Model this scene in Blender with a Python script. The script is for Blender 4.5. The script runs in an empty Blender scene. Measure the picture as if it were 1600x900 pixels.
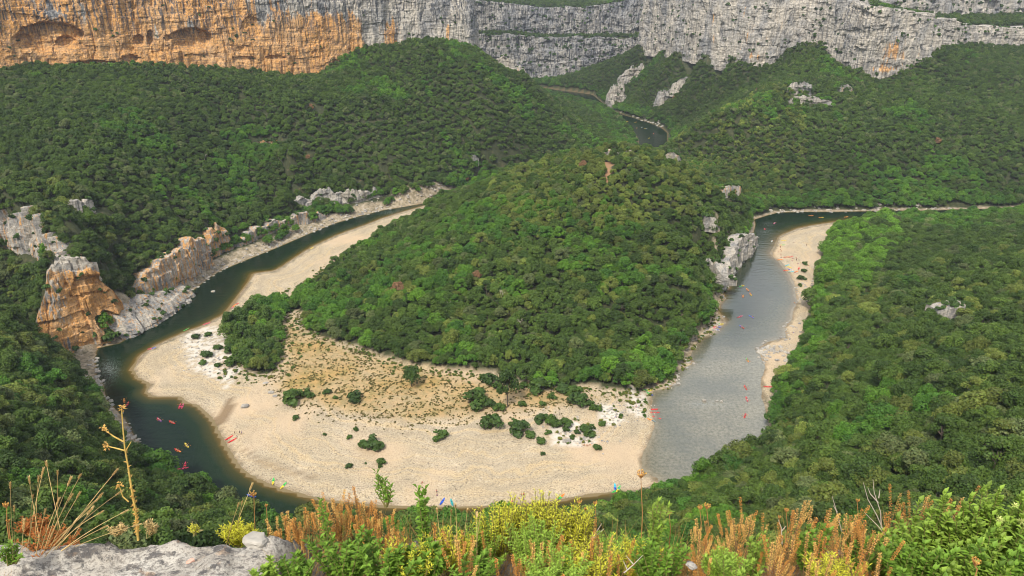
import bpy, math, random
import numpy as np
from mathutils import Vector, Matrix
R = math.radians
S = bpy.context.scene
COL = S.collection
rng = np.random.default_rng(7)
random.seed(7)

# ------------------------------------------------------------------ camera, sky, sun, exposure
W, H, F, TH, CZ = 1600.0, 900.0, 1150.0, R(24), 190.0
CT, ST = math.cos(TH), math.sin(TH)
cam = bpy.data.cameras.new('camera'); cam.sensor_width = 36; cam.lens = 36 * F / W
cam.clip_start = 0.1; cam.clip_end = 12000
cam_o = bpy.data.objects.new('camera', cam); COL.objects.link(cam_o)
cam_o.location = (0, 0, CZ); cam_o.rotation_euler = (R(90) - TH, 0, 0)
S.camera = cam_o

SUN_EL, SUN_AZ = R(52), R(205)          # azimuth: clockwise from +Y (north, the view direction)
world = bpy.data.worlds.new('World'); S.world = world; world.use_nodes = True
nt = world.node_tree; nt.nodes.clear()
def N(tree, t, **k):
    n = tree.nodes.new(t)
    for a, b in k.items(): setattr(n, a, b)
    return n
sky = N(nt, 'ShaderNodeTexSky', sky_type='NISHITA'); sky.sun_disc = False
sky.sun_elevation = SUN_EL; sky.sun_rotation = SUN_AZ; sky.air_density = 1.0; sky.dust_density = 2.0
bg = N(nt, 'ShaderNodeBackground'); bg.inputs['Strength'].default_value = 0.13
tc = N(nt, 'ShaderNodeTexCoord'); mp = N(nt, 'ShaderNodeMapping'); mp.inputs['Scale'].default_value = (1.6, 1.6, 4.5)
mp.inputs['Location'].default_value = (0.35, 0.2, 0.1)
nz = N(nt, 'ShaderNodeTexNoise'); nz.inputs['Scale'].default_value = 1.7; nz.inputs['Detail'].default_value = 6
rp = N(nt, 'ShaderNodeValToRGB'); rp.color_ramp.elements[0].position = 0.36; rp.color_ramp.elements[1].position = 0.56
mx = N(nt, 'ShaderNodeMix', data_type='RGBA'); mx.inputs[7].default_value = (7.8, 8.0, 8.4, 1)
out = N(nt, 'ShaderNodeOutputWorld')
L = nt.links.new
L(tc.outputs['Generated'], mp.inputs[0]); L(mp.outputs[0], nz.inputs[0]); L(nz.outputs[0], rp.inputs[0])
L(rp.outputs[0], mx.inputs[0]); L(sky.outputs[0], mx.inputs[6]); L(mx.outputs[2], bg.inputs[0]); L(bg.outputs[0], out.inputs[0])

sl = bpy.data.lights.new('sun', 'SUN'); sl.energy = 3.5; sl.angle = R(9); sl.color = (1, 0.95, 0.86)
so = bpy.data.objects.new('sun', sl); COL.objects.link(so)
sd = Vector((math.sin(SUN_AZ) * math.cos(SUN_EL), math.cos(SUN_AZ) * math.cos(SUN_EL), math.sin(SUN_EL)))
so.rotation_euler = sd.to_track_quat('Z', 'Y').to_euler(); so.location = (0, -50, 400)
vs = S.view_settings; vs.view_transform = 'Standard'; vs.look = 'None'; vs.exposure = 0.40; vs.gamma = 1; vs.use_curve_mapping = False
S.cycles.max_bounces = 5; S.cycles.diffuse_bounces = 2; S.cycles.glossy_bounces = 2; S.cycles.transmission_bounces = 2
S.cycles.transparent_max_bounces = 4; S.cycles.use_denoising = True
S.cycles.filter_width = 1.05
S.cycles.caustics_reflective = False; S.cycles.caustics_refractive = False

# ------------------------------------------------------------------ survey helpers: a bearing and a height (or distance) give a place
def ray(px, py):
    px = np.asarray(px, float); py = np.asarray(py, float)
    return (px - 800), F * CT + (450 - py) * ST, (450 - py) * CT - F * ST
def at(px, py, z=0.0):
    x, y, d = ray(px, py); s = (z - CZ) / d
    return np.stack([x * s, y * s, np.full(np.shape(s), z) if np.ndim(z) == 0 else z], -1)
def atD(px, py, D):
    x, y, d = ray(px, py); s = D / y
    return np.stack([x * s, y * s, CZ + d * s], -1)
def proj(P):
    x, y, z = P[..., 0], P[..., 1], P[..., 2] - CZ
    f = y * CT - z * ST; u = y * ST + z * CT
    f = np.where(f < 0.01, 0.01, f)
    return 800 + F * x / f, 450 - F * u / f, f

def _h(i, j, k, seed):
    n = (i * 374761393 + j * 668265263 + k * 2147483647 + int(seed) * 97463477) & 0xFFFFFFFF
    n = (n ^ (n >> 13)) * 1274126177 & 0xFFFFFFFF
    n = (n ^ (n >> 16)) * 2246822519 & 0xFFFFFFFF
    return ((n ^ (n >> 15)) & 0xFFFFFF) / float(0xFFFFFF)
def vnoise(x, y, z=0.0, seed=0):
    x, y, z = np.broadcast_arrays(np.asarray(x, float), y, z)
    i, j, k = np.floor(x).astype(np.int64), np.floor(y).astype(np.int64), np.floor(z).astype(np.int64)
    fx, fy, fz = x - i, y - j, z - k
    fx, fy, fz = [t * t * (3 - 2 * t) for t in (fx, fy, fz)]
    r = 0
    for a in (0, 1):
        for b in (0, 1):
            for c in (0, 1):
                w = (fx if a else 1 - fx) * (fy if b else 1 - fy) * (fz if c else 1 - fz)
                r = r + w * _h(i + a, j + b, k + c, seed)
    return r * 2 - 1
def fbm(x, y, z=0.0, seed=0, o=4, g=0.5):
    r, a, t = 0, 1.0, 0
    for q in range(o):
        r = r + a * vnoise(x * 2 ** q, y * 2 ** q, z * 2 ** q, seed + q * 17); t += a; a *= g
    return r / t
def sstep(a, b, x):
    t = np.clip((x - a) / (b - a), 0, 1); return t * t * (3 - 2 * t)
def inside(px, py, poly):
    c = np.zeros(px.shape, bool); n = len(poly)
    for i in range(n):
        x1, y1 = poly[i][:2]; x2, y2 = poly[i - 1][:2]
        if y1 == y2: continue
        c ^= ((y1 > py) != (y2 > py)) & (px < (x2 - x1) * (py - y1) / (y2 - y1) + x1)
    return c
def segdist(px, py, pts, closed=True):
    best = np.full(px.shape, 1e9); n = len(pts)
    for i in range(0 if closed else 1, n):
        ax, ay = pts[i - 1][:2]; bx, by = pts[i][:2]
        dx, dy = bx - ax, by - ay; l = dx * dx + dy * dy + 1e-9
        t = np.clip(((px - ax) * dx + (py - ay) * dy) / l, 0, 1)
        best = np.minimum(best, (px - ax - t * dx) ** 2 + (py - ay - t * dy) ** 2)
    return np.sqrt(best)

# ------------------------------------------------------------------ object helpers
def tag(o, label=None, cat=None, group=None, kind=None):
    if label: o['label'] = label
    if cat: o['category'] = cat
    if group: o['group'] = group
    if kind: o['kind'] = kind
    return o
def mesh_np(name, V, Fc, mats=(), smooth=False, mi=None):
    """V (n,3); Fc (m,k) array of equal-sized faces or list of arrays"""
    me = bpy.data.meshes.new(name)
    V = np.asarray(V, np.float32)
    blocks = Fc if isinstance(Fc, list) else [Fc]
    blocks = [np.asarray(b, np.int32) for b in blocks if len(b)]
    me.vertices.add(len(V)); me.vertices.foreach_set('co', V.ravel())
    tot = np.concatenate([np.full(len(b), b.shape[1], np.int32) for b in blocks])
    idx = np.concatenate([b.ravel() for b in blocks])
    me.loops.add(len(idx)); me.loops.foreach_set('vertex_index', idx)
    me.polygons.add(len(tot))
    me.polygons.foreach_set('loop_start', np.concatenate([[0], np.cumsum(tot)[:-1]]).astype(np.int32))
    for m in mats: me.materials.append(m)
    if mi is not None: me.polygons.foreach_set('material_index', np.asarray(mi, np.int32))
    me.polygons.foreach_set('use_smooth', np.full(len(tot), bool(smooth)))
    me.update(calc_edges=True); me.validate()
    return me
def attr(me, name, data, kind='FLOAT', dom='POINT'):
    a = me.attributes.new(name, kind, dom)
    f = {'FLOAT': 'value', 'INT': 'value', 'FLOAT_VECTOR': 'vector', 'FLOAT_COLOR': 'color'}[kind]
    a.data.foreach_set(f, np.asarray(data, np.int32 if kind == 'INT' else np.float32).ravel())
def link(name, me, parent=None, loc=None, rot=None):
    o = bpy.data.objects.new(name, me); COL.objects.link(o)
    if parent: o.parent = parent
    if loc is not None: o.location = loc
    if rot is not None: o.rotation_euler = rot
    return o
def empty(name, loc=(0, 0, 0), rz=0.0):
    o = bpy.data.objects.new(name, None); COL.objects.link(o); o.location = loc; o.rotation_euler = (0, 0, rz)
    o.empty_display_size = 0.2
    return o

# ------------------------------------------------------------------ materials
def mat(name):
    m = bpy.data.materials.new(name); m.use_nodes = True
    t = m.node_tree; t.nodes.clear()
    o = N(t, 'ShaderNodeOutputMaterial'); b = N(t, 'ShaderNodeBsdfPrincipled'); t.links.new(b.outputs[0], o.inputs[0])
    b.inputs['Roughness'].default_value = 0.85; b.inputs['Specular IOR Level'].default_value = 0.25
    return m, t, b
def noise(t, vec, scale, detail=4, rough=0.55, sc=None, kind='ShaderNodeTexNoise'):
    if sc is not None:
        q = N(t, 'ShaderNodeMapping'); q.inputs['Scale'].default_value = sc; t.links.new(vec, q.inputs[0]); vec = q.outputs[0]
    n = N(t, kind); n.inputs['Scale'].default_value = scale
    if kind == 'ShaderNodeTexNoise': n.inputs['Detail'].default_value = detail; n.inputs['Roughness'].default_value = rough
    t.links.new(vec, n.inputs[0]); return n.outputs['Fac'] if kind == 'ShaderNodeTexNoise' else n.outputs['Distance']
def ramp(t, fac, stops, interp='LINEAR'):
    r = N(t, 'ShaderNodeValToRGB'); c = r.color_ramp; c.interpolation = interp
    while len(c.elements) < len(stops): c.elements.new(0.5)
    for e, (p, col) in zip(c.elements, stops):
        e.position = p; e.color = (col, col, col, 1) if not hasattr(col, '__len__') else (*col, 1)
    t.links.new(fac, r.inputs[0]); return r.outputs[0]
def mixc(t, f, a, b, mode='MIX'):
    m = N(t, 'ShaderNodeMix', data_type='RGBA', blend_type=mode)
    for s, v in ((0, f), (6, a), (7, b)):
        if hasattr(v, 'links'): t.links.new(v, m.inputs[s])
        elif s == 0: m.inputs[0].default_value = v
        else: m.inputs[s].default_value = (*v, 1) if hasattr(v, '__len__') else (v, v, v, 1)
    return m.outputs[2]
def math_(t, op, a, b=0.0, clamp=False):
    m = N(t, 'ShaderNodeMath', operation=op); m.use_clamp = clamp
    for s, v in ((0, a), (1, b)):
        if hasattr(v, 'links'): t.links.new(v, m.inputs[s])
        else: m.inputs[s].default_value = v
    return m.outputs[0]
def at_node(t, name, typ='GEOMETRY'):
    a = N(t, 'ShaderNodeAttribute'); a.attribute_name = name; a.attribute_type = typ; return a
def bump(t, b, h, strength=0.4, dist=1.0):
    n = N(t, 'ShaderNodeBump'); n.inputs['Strength'].default_value = strength; n.inputs['Distance'].default_value = dist
    t.links.new(h, n.inputs['Height']); t.links.new(n.outputs[0], b.inputs['Normal'])
def pos(t): return N(t, 'ShaderNodeNewGeometry').outputs['Position']

def rock_material(name, fine=1.0, tone=(1.0, 1.0, 1.0)):
    m, t, b = mat(name); p = pos(t)
    streak = noise(t, p, 0.22 * fine, 6, 0.6, (1, 1, 0.12))
    blot = noise(t, p, 0.05 * fine, 5, 0.6, (1, 1, 0.5))
    bed = noise(t, p, 0.5 * fine, 4, 0.6, (0.15, 0.15, 1.6))
    fin = noise(t, p, 1.3 * fine, 5, 0.65)
    grey = ramp(t, streak, [(0.30, (0.11, 0.115, 0.125)), (0.44, (0.27, 0.265, 0.255)), (0.60, (0.43, 0.405, 0.365))])
    grey = mixc(t, ramp(t, blot, [(0.38, 0.0), (0.58, 1.0)]), grey, (0.56, 0.50, 0.41))
    oran = ramp(t, fin, [(0.25, (0.34, 0.15, 0.045)), (0.42, (0.60, 0.27, 0.07)), (0.58, (0.74, 0.41, 0.14)), (0.75, (0.80, 0.58, 0.33))])
    oran = mixc(t, ramp(t, blot, [(0.45, 0.0), (0.65, 0.5)]), oran, (0.76, 0.50, 0.27))
    og = at_node(t, 'orange').outputs['Fac']
    f = math_(t, 'ADD', og, math_(t, 'MULTIPLY', math_(t, 'SUBTRACT', streak, 0.5), 1.9))
    f = ramp(t, f, [(0.40, 0.0), (0.55, 1.0)])
    c = mixc(t, f, grey, oran)
    dk = at_node(t, 'stain').outputs['Fac']
    sf = math_(t, 'MULTIPLY', dk, ramp(t, noise(t, p, 0.55 * fine, 5, 0.65, (1, 1, 0.045)), [(0.42, 1.0), (0.53, 0.0)]))
    c = mixc(t, sf, c, (0.085, 0.09, 0.10))
    c = mixc(t, ramp(t, bed, [(0.38, 0.45), (0.5, 0.0)]), c, (0.12, 0.10, 0.08))
    c = mixc(t, 1.0, c, ramp(t, fin, [(0.3, 0.72), (0.7, 1.1)]), 'MULTIPLY')
    if tone[0] < 1: c = mixc(t, 1.0, c, tone, 'MULTIPLY')
    t.links.new(c, b.inputs['Base Color'])
    hh = math_(t, 'ADD', math_(t, 'MULTIPLY', streak, 1.0), math_(t, 'ADD', math_(t, 'MULTIPLY', bed, 0.8), math_(t, 'MULTIPLY', fin, 0.7)))
    bump(t, b, hh, 0.9, 1.6 / fine)
    return m
M_ROCK = rock_material('limestone')
M_ROCK3 = rock_material('grey_limestone', 0.8, (0.74, 0.77, 0.82))
M_ROCK2 = rock_material('limestone_small', 3.0)

def leaf_material(name, transl=0.25, base=None):
    m, t, b = mat(name); t.nodes.remove(b)
    o = [n for n in t.nodes if n.type == 'OUTPUT_MATERIAL'][0]
    if base is None:
        a = at_node(t, 'tint', 'INSTANCER').outputs['Color']
        a = mixc(t, 1.0, a, at_node(t, 'shade').outputs['Color'], 'MULTIPLY')
    else: a = mixc(t, 1.0, base, at_node(t, 'shade').outputs['Color'], 'MULTIPLY')
    d = N(t, 'ShaderNodeBsdfPrincipled'); d.inputs['Roughness'].default_value = 0.6; d.inputs['Specular IOR Level'].default_value = 0.3
    tr = N(t, 'ShaderNodeBsdfTranslucent')
    t.links.new(a, d.inputs['Base Color']); t.links.new(a, tr.inputs[0])
    ms = N(t, 'ShaderNodeMixShader'); ms.inputs[0].default_value = transl
    t.links.new(d.outputs[0], ms.inputs[1]); t.links.new(tr.outputs[0], ms.inputs[2]); t.links.new(ms.outputs[0], o.inputs[0])
    return m
M_LEAF = leaf_material('foliage')
M_BARK, t_, b_ = mat('bark'); b_.inputs['Base Color'].default_value = (0.10, 0.08, 0.06, 1)
def plain(name, col, rough=0.6, spec=0.3, var=0.0):
    m, t, b = mat(name); b.inputs['Roughness'].default_value = rough; b.inputs['Specular IOR Level'].default_value = spec
    if var:
        n = noise(t, N(t, 'ShaderNodeTexCoord').outputs['Object'], 14, 4)
        c = mixc(t, ramp(t, n, [(0.35, 0.0), (0.65, 1.0)]), tuple(x * (1 - var) for x in col), tuple(min(1, x * (1 + var)) for x in col))
        t.links.new(c, b.inputs['Base Color'])
    else: b.inputs['Base Color'].default_value = (*col, 1)
    return m

# ------------------------------------------------------------------ the river outline
RIV_OUT = [(735,296),(700,308),(660,318),(620,325),(600,328),(560,338),(520,350),(490,362),(460,375),(430,388),(400,400),(370,412),(340,425),(318,440),(300,455),(280,472),(262,488),(245,500),(225,510),(205,520),(190,535),(170,540),(152,543),(148,560),(150,590),(160,600),(165,625),(180,640),(195,655),(205,675),(220,700),(235,722),(252,742),(300,764),(345,772),(372,798),(440,826),(520,832),(640,826),(760,822),(860,820),(950,806),(1010,788),(1044,772),(1080,747),(1130,735),(1190,712),(1205,690),(1200,660),(1193,632),(1190,622),(1188,592),(1193,583),(1195,570),(1191,564),(1187,553),(1186,544),(1200,534),(1228,527),(1226,512),(1238,498),(1238,488),(1245,475),(1248,477),(1243,463),(1242,447),(1235,430),(1227,420),(1220,408),(1208,402),(1206,395),(1212,387),(1215,377),(1218,370),(1227,365),(1247,357),(1270,352),(1313,346),(1335,343),(1400,340),(1480,338),(1560,336),(1800,330)]
RIV_IN = [(1800,318),(1560,326),(1500,327),(1450,329),(1400,329),(1350,330),(1300,331),(1250,331),(1215,332),(1200,336),(1178,343),(1180,350),(1175,372),(1168,388),(1155,405),(1142,420),(1136,430),(1137,452),(1129,454),(1131,466),(1123,476),(1121,488),(1131,498),(1131,505),(1118,518),(1112,522),(1095,529),(1082,548),(1079,560),(1086,568),(1063,577),(1057,582),(1058,598),(1043,608),(1022,610),(1018,622),(1020,640),(1024,665),(1015,690),(1003,712),(1005,735),(1036,752),(1000,766),(960,769),(916,773),(870,782),(820,787),(760,791),(700,793),(620,791),(560,787),(520,783),(493,778),(442,764),(417,755),(390,742),(375,730),(353,695),(341,673),(332,654),(309,633),(292,629),(282,620),(240,620),(228,612),(235,600),(215,590),(207,577),(220,555),(247,538),(287,520),(320,507),(353,490),(370,468),(387,443),(397,427),(430,423),(443,415),(477,392),(493,383),(530,366),(570,352),(600,340),(640,328),(690,315),(740,303)]
o_ = at([p[0] for p in RIV_OUT], [p[1] for p in RIV_OUT])[:, :2]
i_ = at([p[0] for p in RIV_IN], [p[1] for p in RIV_IN])[:, :2]
RIVER = [tuple(p) for p in o_] + [tuple(p) for p in i_]
_up = at([943,963,980,988,996,1000,1003], [167,179,192,203,215,232,245])[:, :2]
_dn = at([1033,1043,1043,1033,1010,990,976,956,946], [245,225,208,199,190,184,180,173,165])[:, :2]
FAR_RIVER = [(-170,1345),(-10,1235),(90,1140)] + [tuple(p) for p in _up] + [(95,735),(40,690),(-30,660)] + \
            [tuple(p) for p in at([740], [303])[:, :2]] + [tuple(p) for p in at([735], [296])[:, :2]] + [(-30,690),(40,725),(100,780)] + [tuple(p) for p in _dn] + [(125,1165),(10,1265),(-160,1375)]

# open ground polygons (image bearings on the valley floor)
def wpoly(pp, z=1.5): return [tuple(q) for q in at([p[0] for p in pp], [p[1] for p in pp], z)[:, :2]]
BEACH = wpoly(RIV_IN[13:-1] + [(650,350),(615,362),(585,378),(560,394),(540,410),(516,426),(490,444),(466,462),(444,478),(420,480),(400,484),(385,496),(362,512),(352,530),(368,556),(395,582),(425,584),(440,560),(434,505),(440,492),(455,485),(480,490),(472,508),(510,530),(560,547),(600,562),(650,575),(700,583),(760,588),(800,596),(840,606),(880,610),(920,606),(960,610),(1000,608),(1035,594),(1060,572),(1076,552),(1084,536),(1095,515),(1108,500),(1116,480),(1122,460),(1130,445)])
RBEACH = wpoly(RIV_OUT[51:-3] + [(1345,352),(1310,364),(1290,380),(1285,405),(1280,430),(1275,470),(1262,500),(1262,530),(1246,566),(1232,575),(1240,590),(1215,600),(1207,634)])
TUFTS = wpoly([(436,500),(450,490),(470,510),(560,552),(700,588),(850,610),(960,622),(880,640),(760,652),(640,664),(540,650),(450,628),(425,604),(440,570)])
SLABS = [wpoly([(285,520),(330,505),(360,520),(375,575),(355,605),(340,590),(300,575)]), wpoly([(935,632),(960,632),(976,655),(958,668),(940,660)]), wpoly([(860,668),(900,655),(935,672),(930,692),(880,700),(858,690)]), wpoly([(985,605),(1010,612),(1008,650),(980,640)])]
LBANK = wpoly([(120,535),(155,535),(170,600),(260,745),(212,742),(182,700),(150,648),(132,600)], 1.5)
WET = wpoly([(330,655),(352,622),(362,618),(366,630),(352,655),(338,664)])
# ------------------------------------------------------------------ cliffs and rock walls (bearing, foot row, top row, distance)
BIG = {
 'west': dict(pts=[(-260,128,-56,540),(-120,120,-56,575),(0,114,-55,620),(60,108,-55,640),(150,108,-55,662),(250,104,-55,688),(330,106,-55,712),(420,114,-55,742),(470,120,-55,755),(500,116,-55,768),(530,98,-50,780),(560,80,-45,792),(600,74,-42,806),(633,66,-40,815),(693,66,-38,828),(738,76,-34,838),(752,100,-30,900),(748,104,-26,1010)]),
 'north_lower': dict(pts=[(690,118,52,1330),(740,122,54,1330),(800,124,56,1320),(850,126,60,1310),(900,118,60,1300),(960,100,62,1290),(1010,84,58,1270),(1070,76,46,1240),(1130,70,40,1220)]),
 'north_upper': dict(pts=[(640,60,-10,1400),(700,58,-4,1395),(740,56,2,1390),(800,54,6,1385),(850,56,11,1380),(900,58,11,1370),(930,58,10,1360),(960,60,3,1350),(1000,58,-6,1335),(1080,56,-16,1300),(1160,56,-16,1280)]),
 'east': dict(pts=[(1012,66,-20,1420),(1003,70,-24,1300),(1000,72,-26,1210),(1040,74,-24,1110),(1060,76,-22,1040),(1100,86,-22,965),(1140,94,-20,925),(1180,104,-18,895),(1206,106,-14,880),(1222,86,-12,892),(1245,74,-8,880),(1285,68,-4,868),(1300,96,0,822),(1320,110,5,802),(1345,118,9,792),(1372,128,13,786),(1402,120,17,796),(1432,98,20,816),(1455,80,25,840),(1480,72,30,856),(1510,72,37,868),(1545,74,43,880),(1600,74,44,900),(1700,74,40,930),(1850,80,40,960)]),
 'east_upper': dict(pts=[(1250,14,-30,975),(1310,22,-26,950),(1360,22,-24,935),(1412,22,-22,925),(1440,26,-20,935),(1470,34,-18,960),(1500,42,-16,980),(1530,46,-6,1010),(1600,46,-2,1030),(1800,44,-4,1060)]),
}
SMALL = {   # name: (points, thickness, orange amount)
 'orange': ([(14,556,544,None),(40,556,530,None),(62,554,512,None),(84,552,478,None),(104,548,436,None),(126,542,419,None),(150,535,409,None),(167,528,406,None),(184,520,420,None),(196,514,452,None),(204,512,470,None)], 12, 0.85),
 'arch': ([(196,530,480,None),(215,518,475,None),(240,506,469,None),(262,491,463,None),(285,473,455,None),(305,453,442,None)], 14, 0.3),
 'bank_a': ([(226,482,440,None),(240,470,426,None),(262,456,411,None),(290,438,392,None),(312,424,376,None),(328,412,368,None),(336,405,384,None)], 9, 0.45),
 'bank_b': ([(332,410,382,None),(346,400,352,None),(362,392,352,None),(376,388,372,None)], 8, 0.5),
 'bank_c': ([(372,390,372,None),(410,372,354,None),(432,362,344,None),(470,350,336,None),(520,336,326,None)], 8, 0.35),
 'bank_d': ([(425,338,318,None),(455,334,312,None),(475,328,312,None),(500,322,300,None),(530,320,296,None),(560,318,299,None),(580,312,288,None),(604,306,284,None)], 8, 0.15),
 'outcrop_a': ([(-30,392,316,None),(0,388,318,None),(28,392,328,None),(52,402,346,None),(78,416,372,None),(104,432,394,None)], 12, 0.3),
 'outcrop_b': ([(92,342,326,None),(118,340,314,None),(140,336,312,None),(160,328,312,None)], 8, 0.15),
 'lobe_rock': ([(1128,458,438,None),(1140,436,408,None),(1150,420,376,None),(1163,406,366,None),(1175,392,366,None),(1181,378,369,None)], 10, 0.08),
 'lobe_rock_b': ([(1088,350,337,None),(1100,354,336,None),(1112,358,344,None)], 5, 0.05),
 'lobe_rock_c': ([(1096,412,398,None),(1112,424,404,None),(1124,440,420,None)], 6, 0.2),
}
SMALL_FOOT = {'orange': 3.0, 'arch': 1.5, 'bank_a': 5.0, 'bank_b': 4, 'bank_c': 4, 'bank_d': 6, 'outcrop_a': 40, 'outcrop_b': 54, 'lobe_rock': 1.0, 'lobe_rock_b': 34, 'lobe_rock_c': 12}
FARROCK = {  # rocks on the wooded slopes, by distance
 'spur': ([(768,100,86,836),(785,110,90,836),(805,118,98,834),(828,122,112,832)], 8, 0.15),
 'fh_a': ([(952,164,140,1052),(966,163,130,1056),(982,158,130,1060)], 10, 0.1),
 'fh_b': ([(968,128,116,1110),(980,126,104,1112),(1000,124,98,1115),(1014,112,104,1118)], 10, 0.1),
 'fh_c': ([(1020,164,150,990),(1034,162,144,990),(1056,158,144,990)], 8, 0.1),
 'fh_d': ([(1046,144,128,985),(1066,142,122,985),(1086,134,122,985)], 8, 0.05),
 'fh_e': ([(1022,88,76,1150),(1040,86,70,1150),(1060,86,74,1130)], 10, 0.1),
 'es_a': ([(1230,146,130,735),(1250,148,129,735),(1274,146,131,738)], 8, 0.1),
 'es_b': ([(1226,160,150,722),(1250,162,152,722),(1276,164,154,720),(1312,168,155,718)], 8, 0.1),
 'es_c': ([(1306,140,134,745),(1322,141,133,745),(1336,140,134,745)], 6, 0.3),
 'lobe_top': ([(938,250,240,505),(955,247,236,508),(980,246,236,508),(1002,248,239,505)], 5, 0.3),
 'lobe_top_b': ([(1040,248,240,506),(1052,248,236,506),(1066,250,240,506)], 5, 0.3),
 'neck': ([(1128,302,297,540),(1148,299,290,545),(1166,297,291,548)], 5, 0.3),
 'near_slab': ([(1472,492,486,None),(1498,490,479,None),(1520,486,478,None)], 8, 0.2),
 'ws_a': ([(398,229,222,620),(420,228,220,622),(448,229,222,622)], 5, 0.6),
 'ws_b': ([(732,252,242,690),(742,250,240,690),(748,250,243,690)], 4, 0.3),
}
def wall_ends(pts, foot=None):
    B, T = [], []
    for px, pb, pt, D in pts:
        if D is None:
            b = at(px, pb, foot); D = b[1]
        else: b = atD(px, pb, D)
        B.append(b); T.append(atD(px, pt, D))
    return np.array(B), np.array(T)

# ------------------------------------------------------------------ terrain: survey heights -> smooth surface
C = []
def cp(px, py, z): C.append(at(px, py, float(z)))
def cd(px, py, D): C.append(atD(px, py, D))
def cw(*a):
    for q in a: C.append(np.array(q, float))
for r_ in ([(300,380,20),(300,300,38),(300,200,68),(300,150,84)], [(600,250,35),(600,180,62),(600,120,85)], [(450,300,28),(450,230,53),(450,160,78)],
    [(150,390,45),(150,340,54),(150,270,68),(150,200,84),(150,150,93)], [(0,530,35),(0,480,42),(0,420,52),(0,320,66),(0,250,78),(0,180,92)],
    [(-200,560,60),(-200,450,66),(-200,350,76),(-200,250,88),(-200,180,96)], [(750,260,25),(750,200,50),(750,140,75),(750,96,96)],
    [(880,235,14),(880,200,27),(870,167,42),(820,118,76),(960,225,5)], [(700,285,9),(520,290,22),(380,340,18)],
    [(800,540,9),(800,480,19),(800,420,29),(800,360,40),(800,320,44)], [(650,540,5),(650,480,13),(650,420,19),(650,370,18),(690,315,8),(740,296,12)],
    [(550,500,4),(550,440,7),(560,390,4)], [(950,560,7),(950,500,16),(950,440,26),(950,380,36),(950,320,50)], [(968,234,67),(1015,236,66),(1046,253,59),(1085,277,51),(1124,305,39),(1163,337,24),(1174,358,15),(920,246,63),(875,254,57),(820,264,49),(773,285,34),(726,304,12),(968,260,66)],
    [(1080,510,10),(1080,450,23),(1080,390,35),(1080,330,44),(1130,400,16),(1130,352,32),(1060,560,3)],
    [(1180,318,4),(1300,317,4),(1450,316,4),(1600,312,5),(1300,270,22),(1300,220,42),(1300,180,57),(1290,134,74)], [(1450,270,22),(1450,220,42),(1450,170,60),(1450,120,78)],
    [(1600,270,22),(1600,210,46),(1600,150,66),(1600,104,85),(1780,270,28),(1780,180,60),(1780,110,88)], [(1180,282,14),(1180,240,30),(1180,200,48),(1200,150,70),(1235,134,76)],
    [(1100,245,20),(1100,200,46),(1060,228,14),(1047,222,5),(1150,172,63)],
    [(1600,800,75),(1400,800,58),(1250,800,42),(1100,810,30),(1600,600,62),(1400,600,38),(1270,600,14),(1240,680,12),(1250,720,24),(1400,700,48),(1600,700,68),(1600,500,52),(1450,500,34),(1330,500,12),(1600,430,40),(1450,430,22),(1340,430,7),(1600,370,24),(1450,370,10),(1600,335,7),(1400,352,3),(1330,362,2),(1285,540,8),(1220,605,3),(1780,800,92),(1780,600,82),(1780,430,58),(1780,350,20),(1150,765,14)],
    [(0,560,45),(0,650,58),(0,750,70),(0,850,84),(100,600,26),(100,700,42),(100,800,62),(200,760,20),(200,850,50),(300,810,14),(400,850,16),(-180,800,92),(-180,650,78),(600,850,8),(800,845,8),(950,830,10)],
    [(400,600,2),(500,700,2.2),(700,700,2.4),(850,700,2),(600,600,3),(500,560,3.2),(950,640,2),(270,570,1.5),(450,430,1.4),(560,372,1.5),(1250,400,1.8),(1255,460,2),(700,640,2.6),(700,760,1.2),(1100,480,2.5),(1225,545,2)]):
    for a in r_: cp(*a)
for a in [(1080,150,938),(1080,102,1080),(1180,110,950),(1130,132,925),(1000,78,1235),(920,107,1250),(955,150,1130),(1000,142,1080),(1050,102,1140),(862,126,1290),(1000,120,1150),(1060,190,905),(1090,175,900)]: cd(*a)
cw((14,900,60),(14,1000,36),(10,1120,8),(-60,1000,66),(-60,1150,40),(60,980,16),(-90,1250,10),(90,880,6),(60,1300,4),(0,-8,186),(-60,-8,184),(60,-8,184),(0,6,176),(0,20,160),(0,40,138),(0,80,100),(60,60,118),(-60,60,118),(0,120,56),(-60,110,84),(60,110,74),(0,160,24),(-200,0,160),(200,0,160),(150,60,120),(-150,60,125),(0,-200,182),(300,-200,182),(-300,-200,182),(400,100,150),(-400,100,150),(-500,300,130),(500,250,130),(-900,600,190),(-900,200,190),(1000,200,180),(1200,800,150),(1200,1500,150),(0,2000,130),(-900,2000,180),(1000,2500,160),(-2500,2500,190),(2500,2500,170),(2500,0,180),(-2500,0,190),(0,-900,185),(600,700,60))
for (px, py, z_) in [(968,234,67),(1015,236,66),(1046,253,59),(1085,277,51),(1124,305,39),(875,254,57),(820,264,49),(773,285,34)]:
    q_ = at(px, py, float(z_)); C.append(q_ + np.array((q_[0] * 0.08, 45, -17))); C.append(q_ + np.array((q_[0] * 0.2, 95, -34 if z_ > 50 else -z_ * 0.7)))
for i, p in enumerate(RIVER):
    if i % 4 == 0: C.append(np.array((p[0], p[1], 0.4)))
for i, p in enumerate(FAR_RIVER):
    if i % 2 == 0: C.append(np.array((p[0], p[1], 0.2)))
for k, d in BIG.items():
    B, T = wall_ends(d['pts']); d['B'], d['T'] = B, T
    if k not in ('east_upper', 'north_upper'):
        for b in B: C.append(b - np.array((0, 4, 0)))
def tangent_normals(P):
    t = np.gradient(P[:, :2], axis=0); t /= np.linalg.norm(t, axis=1)[:, None] + 1e-9
    return np.stack([t[:, 1], -t[:, 0]], -1)       # faces the viewer side
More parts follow.
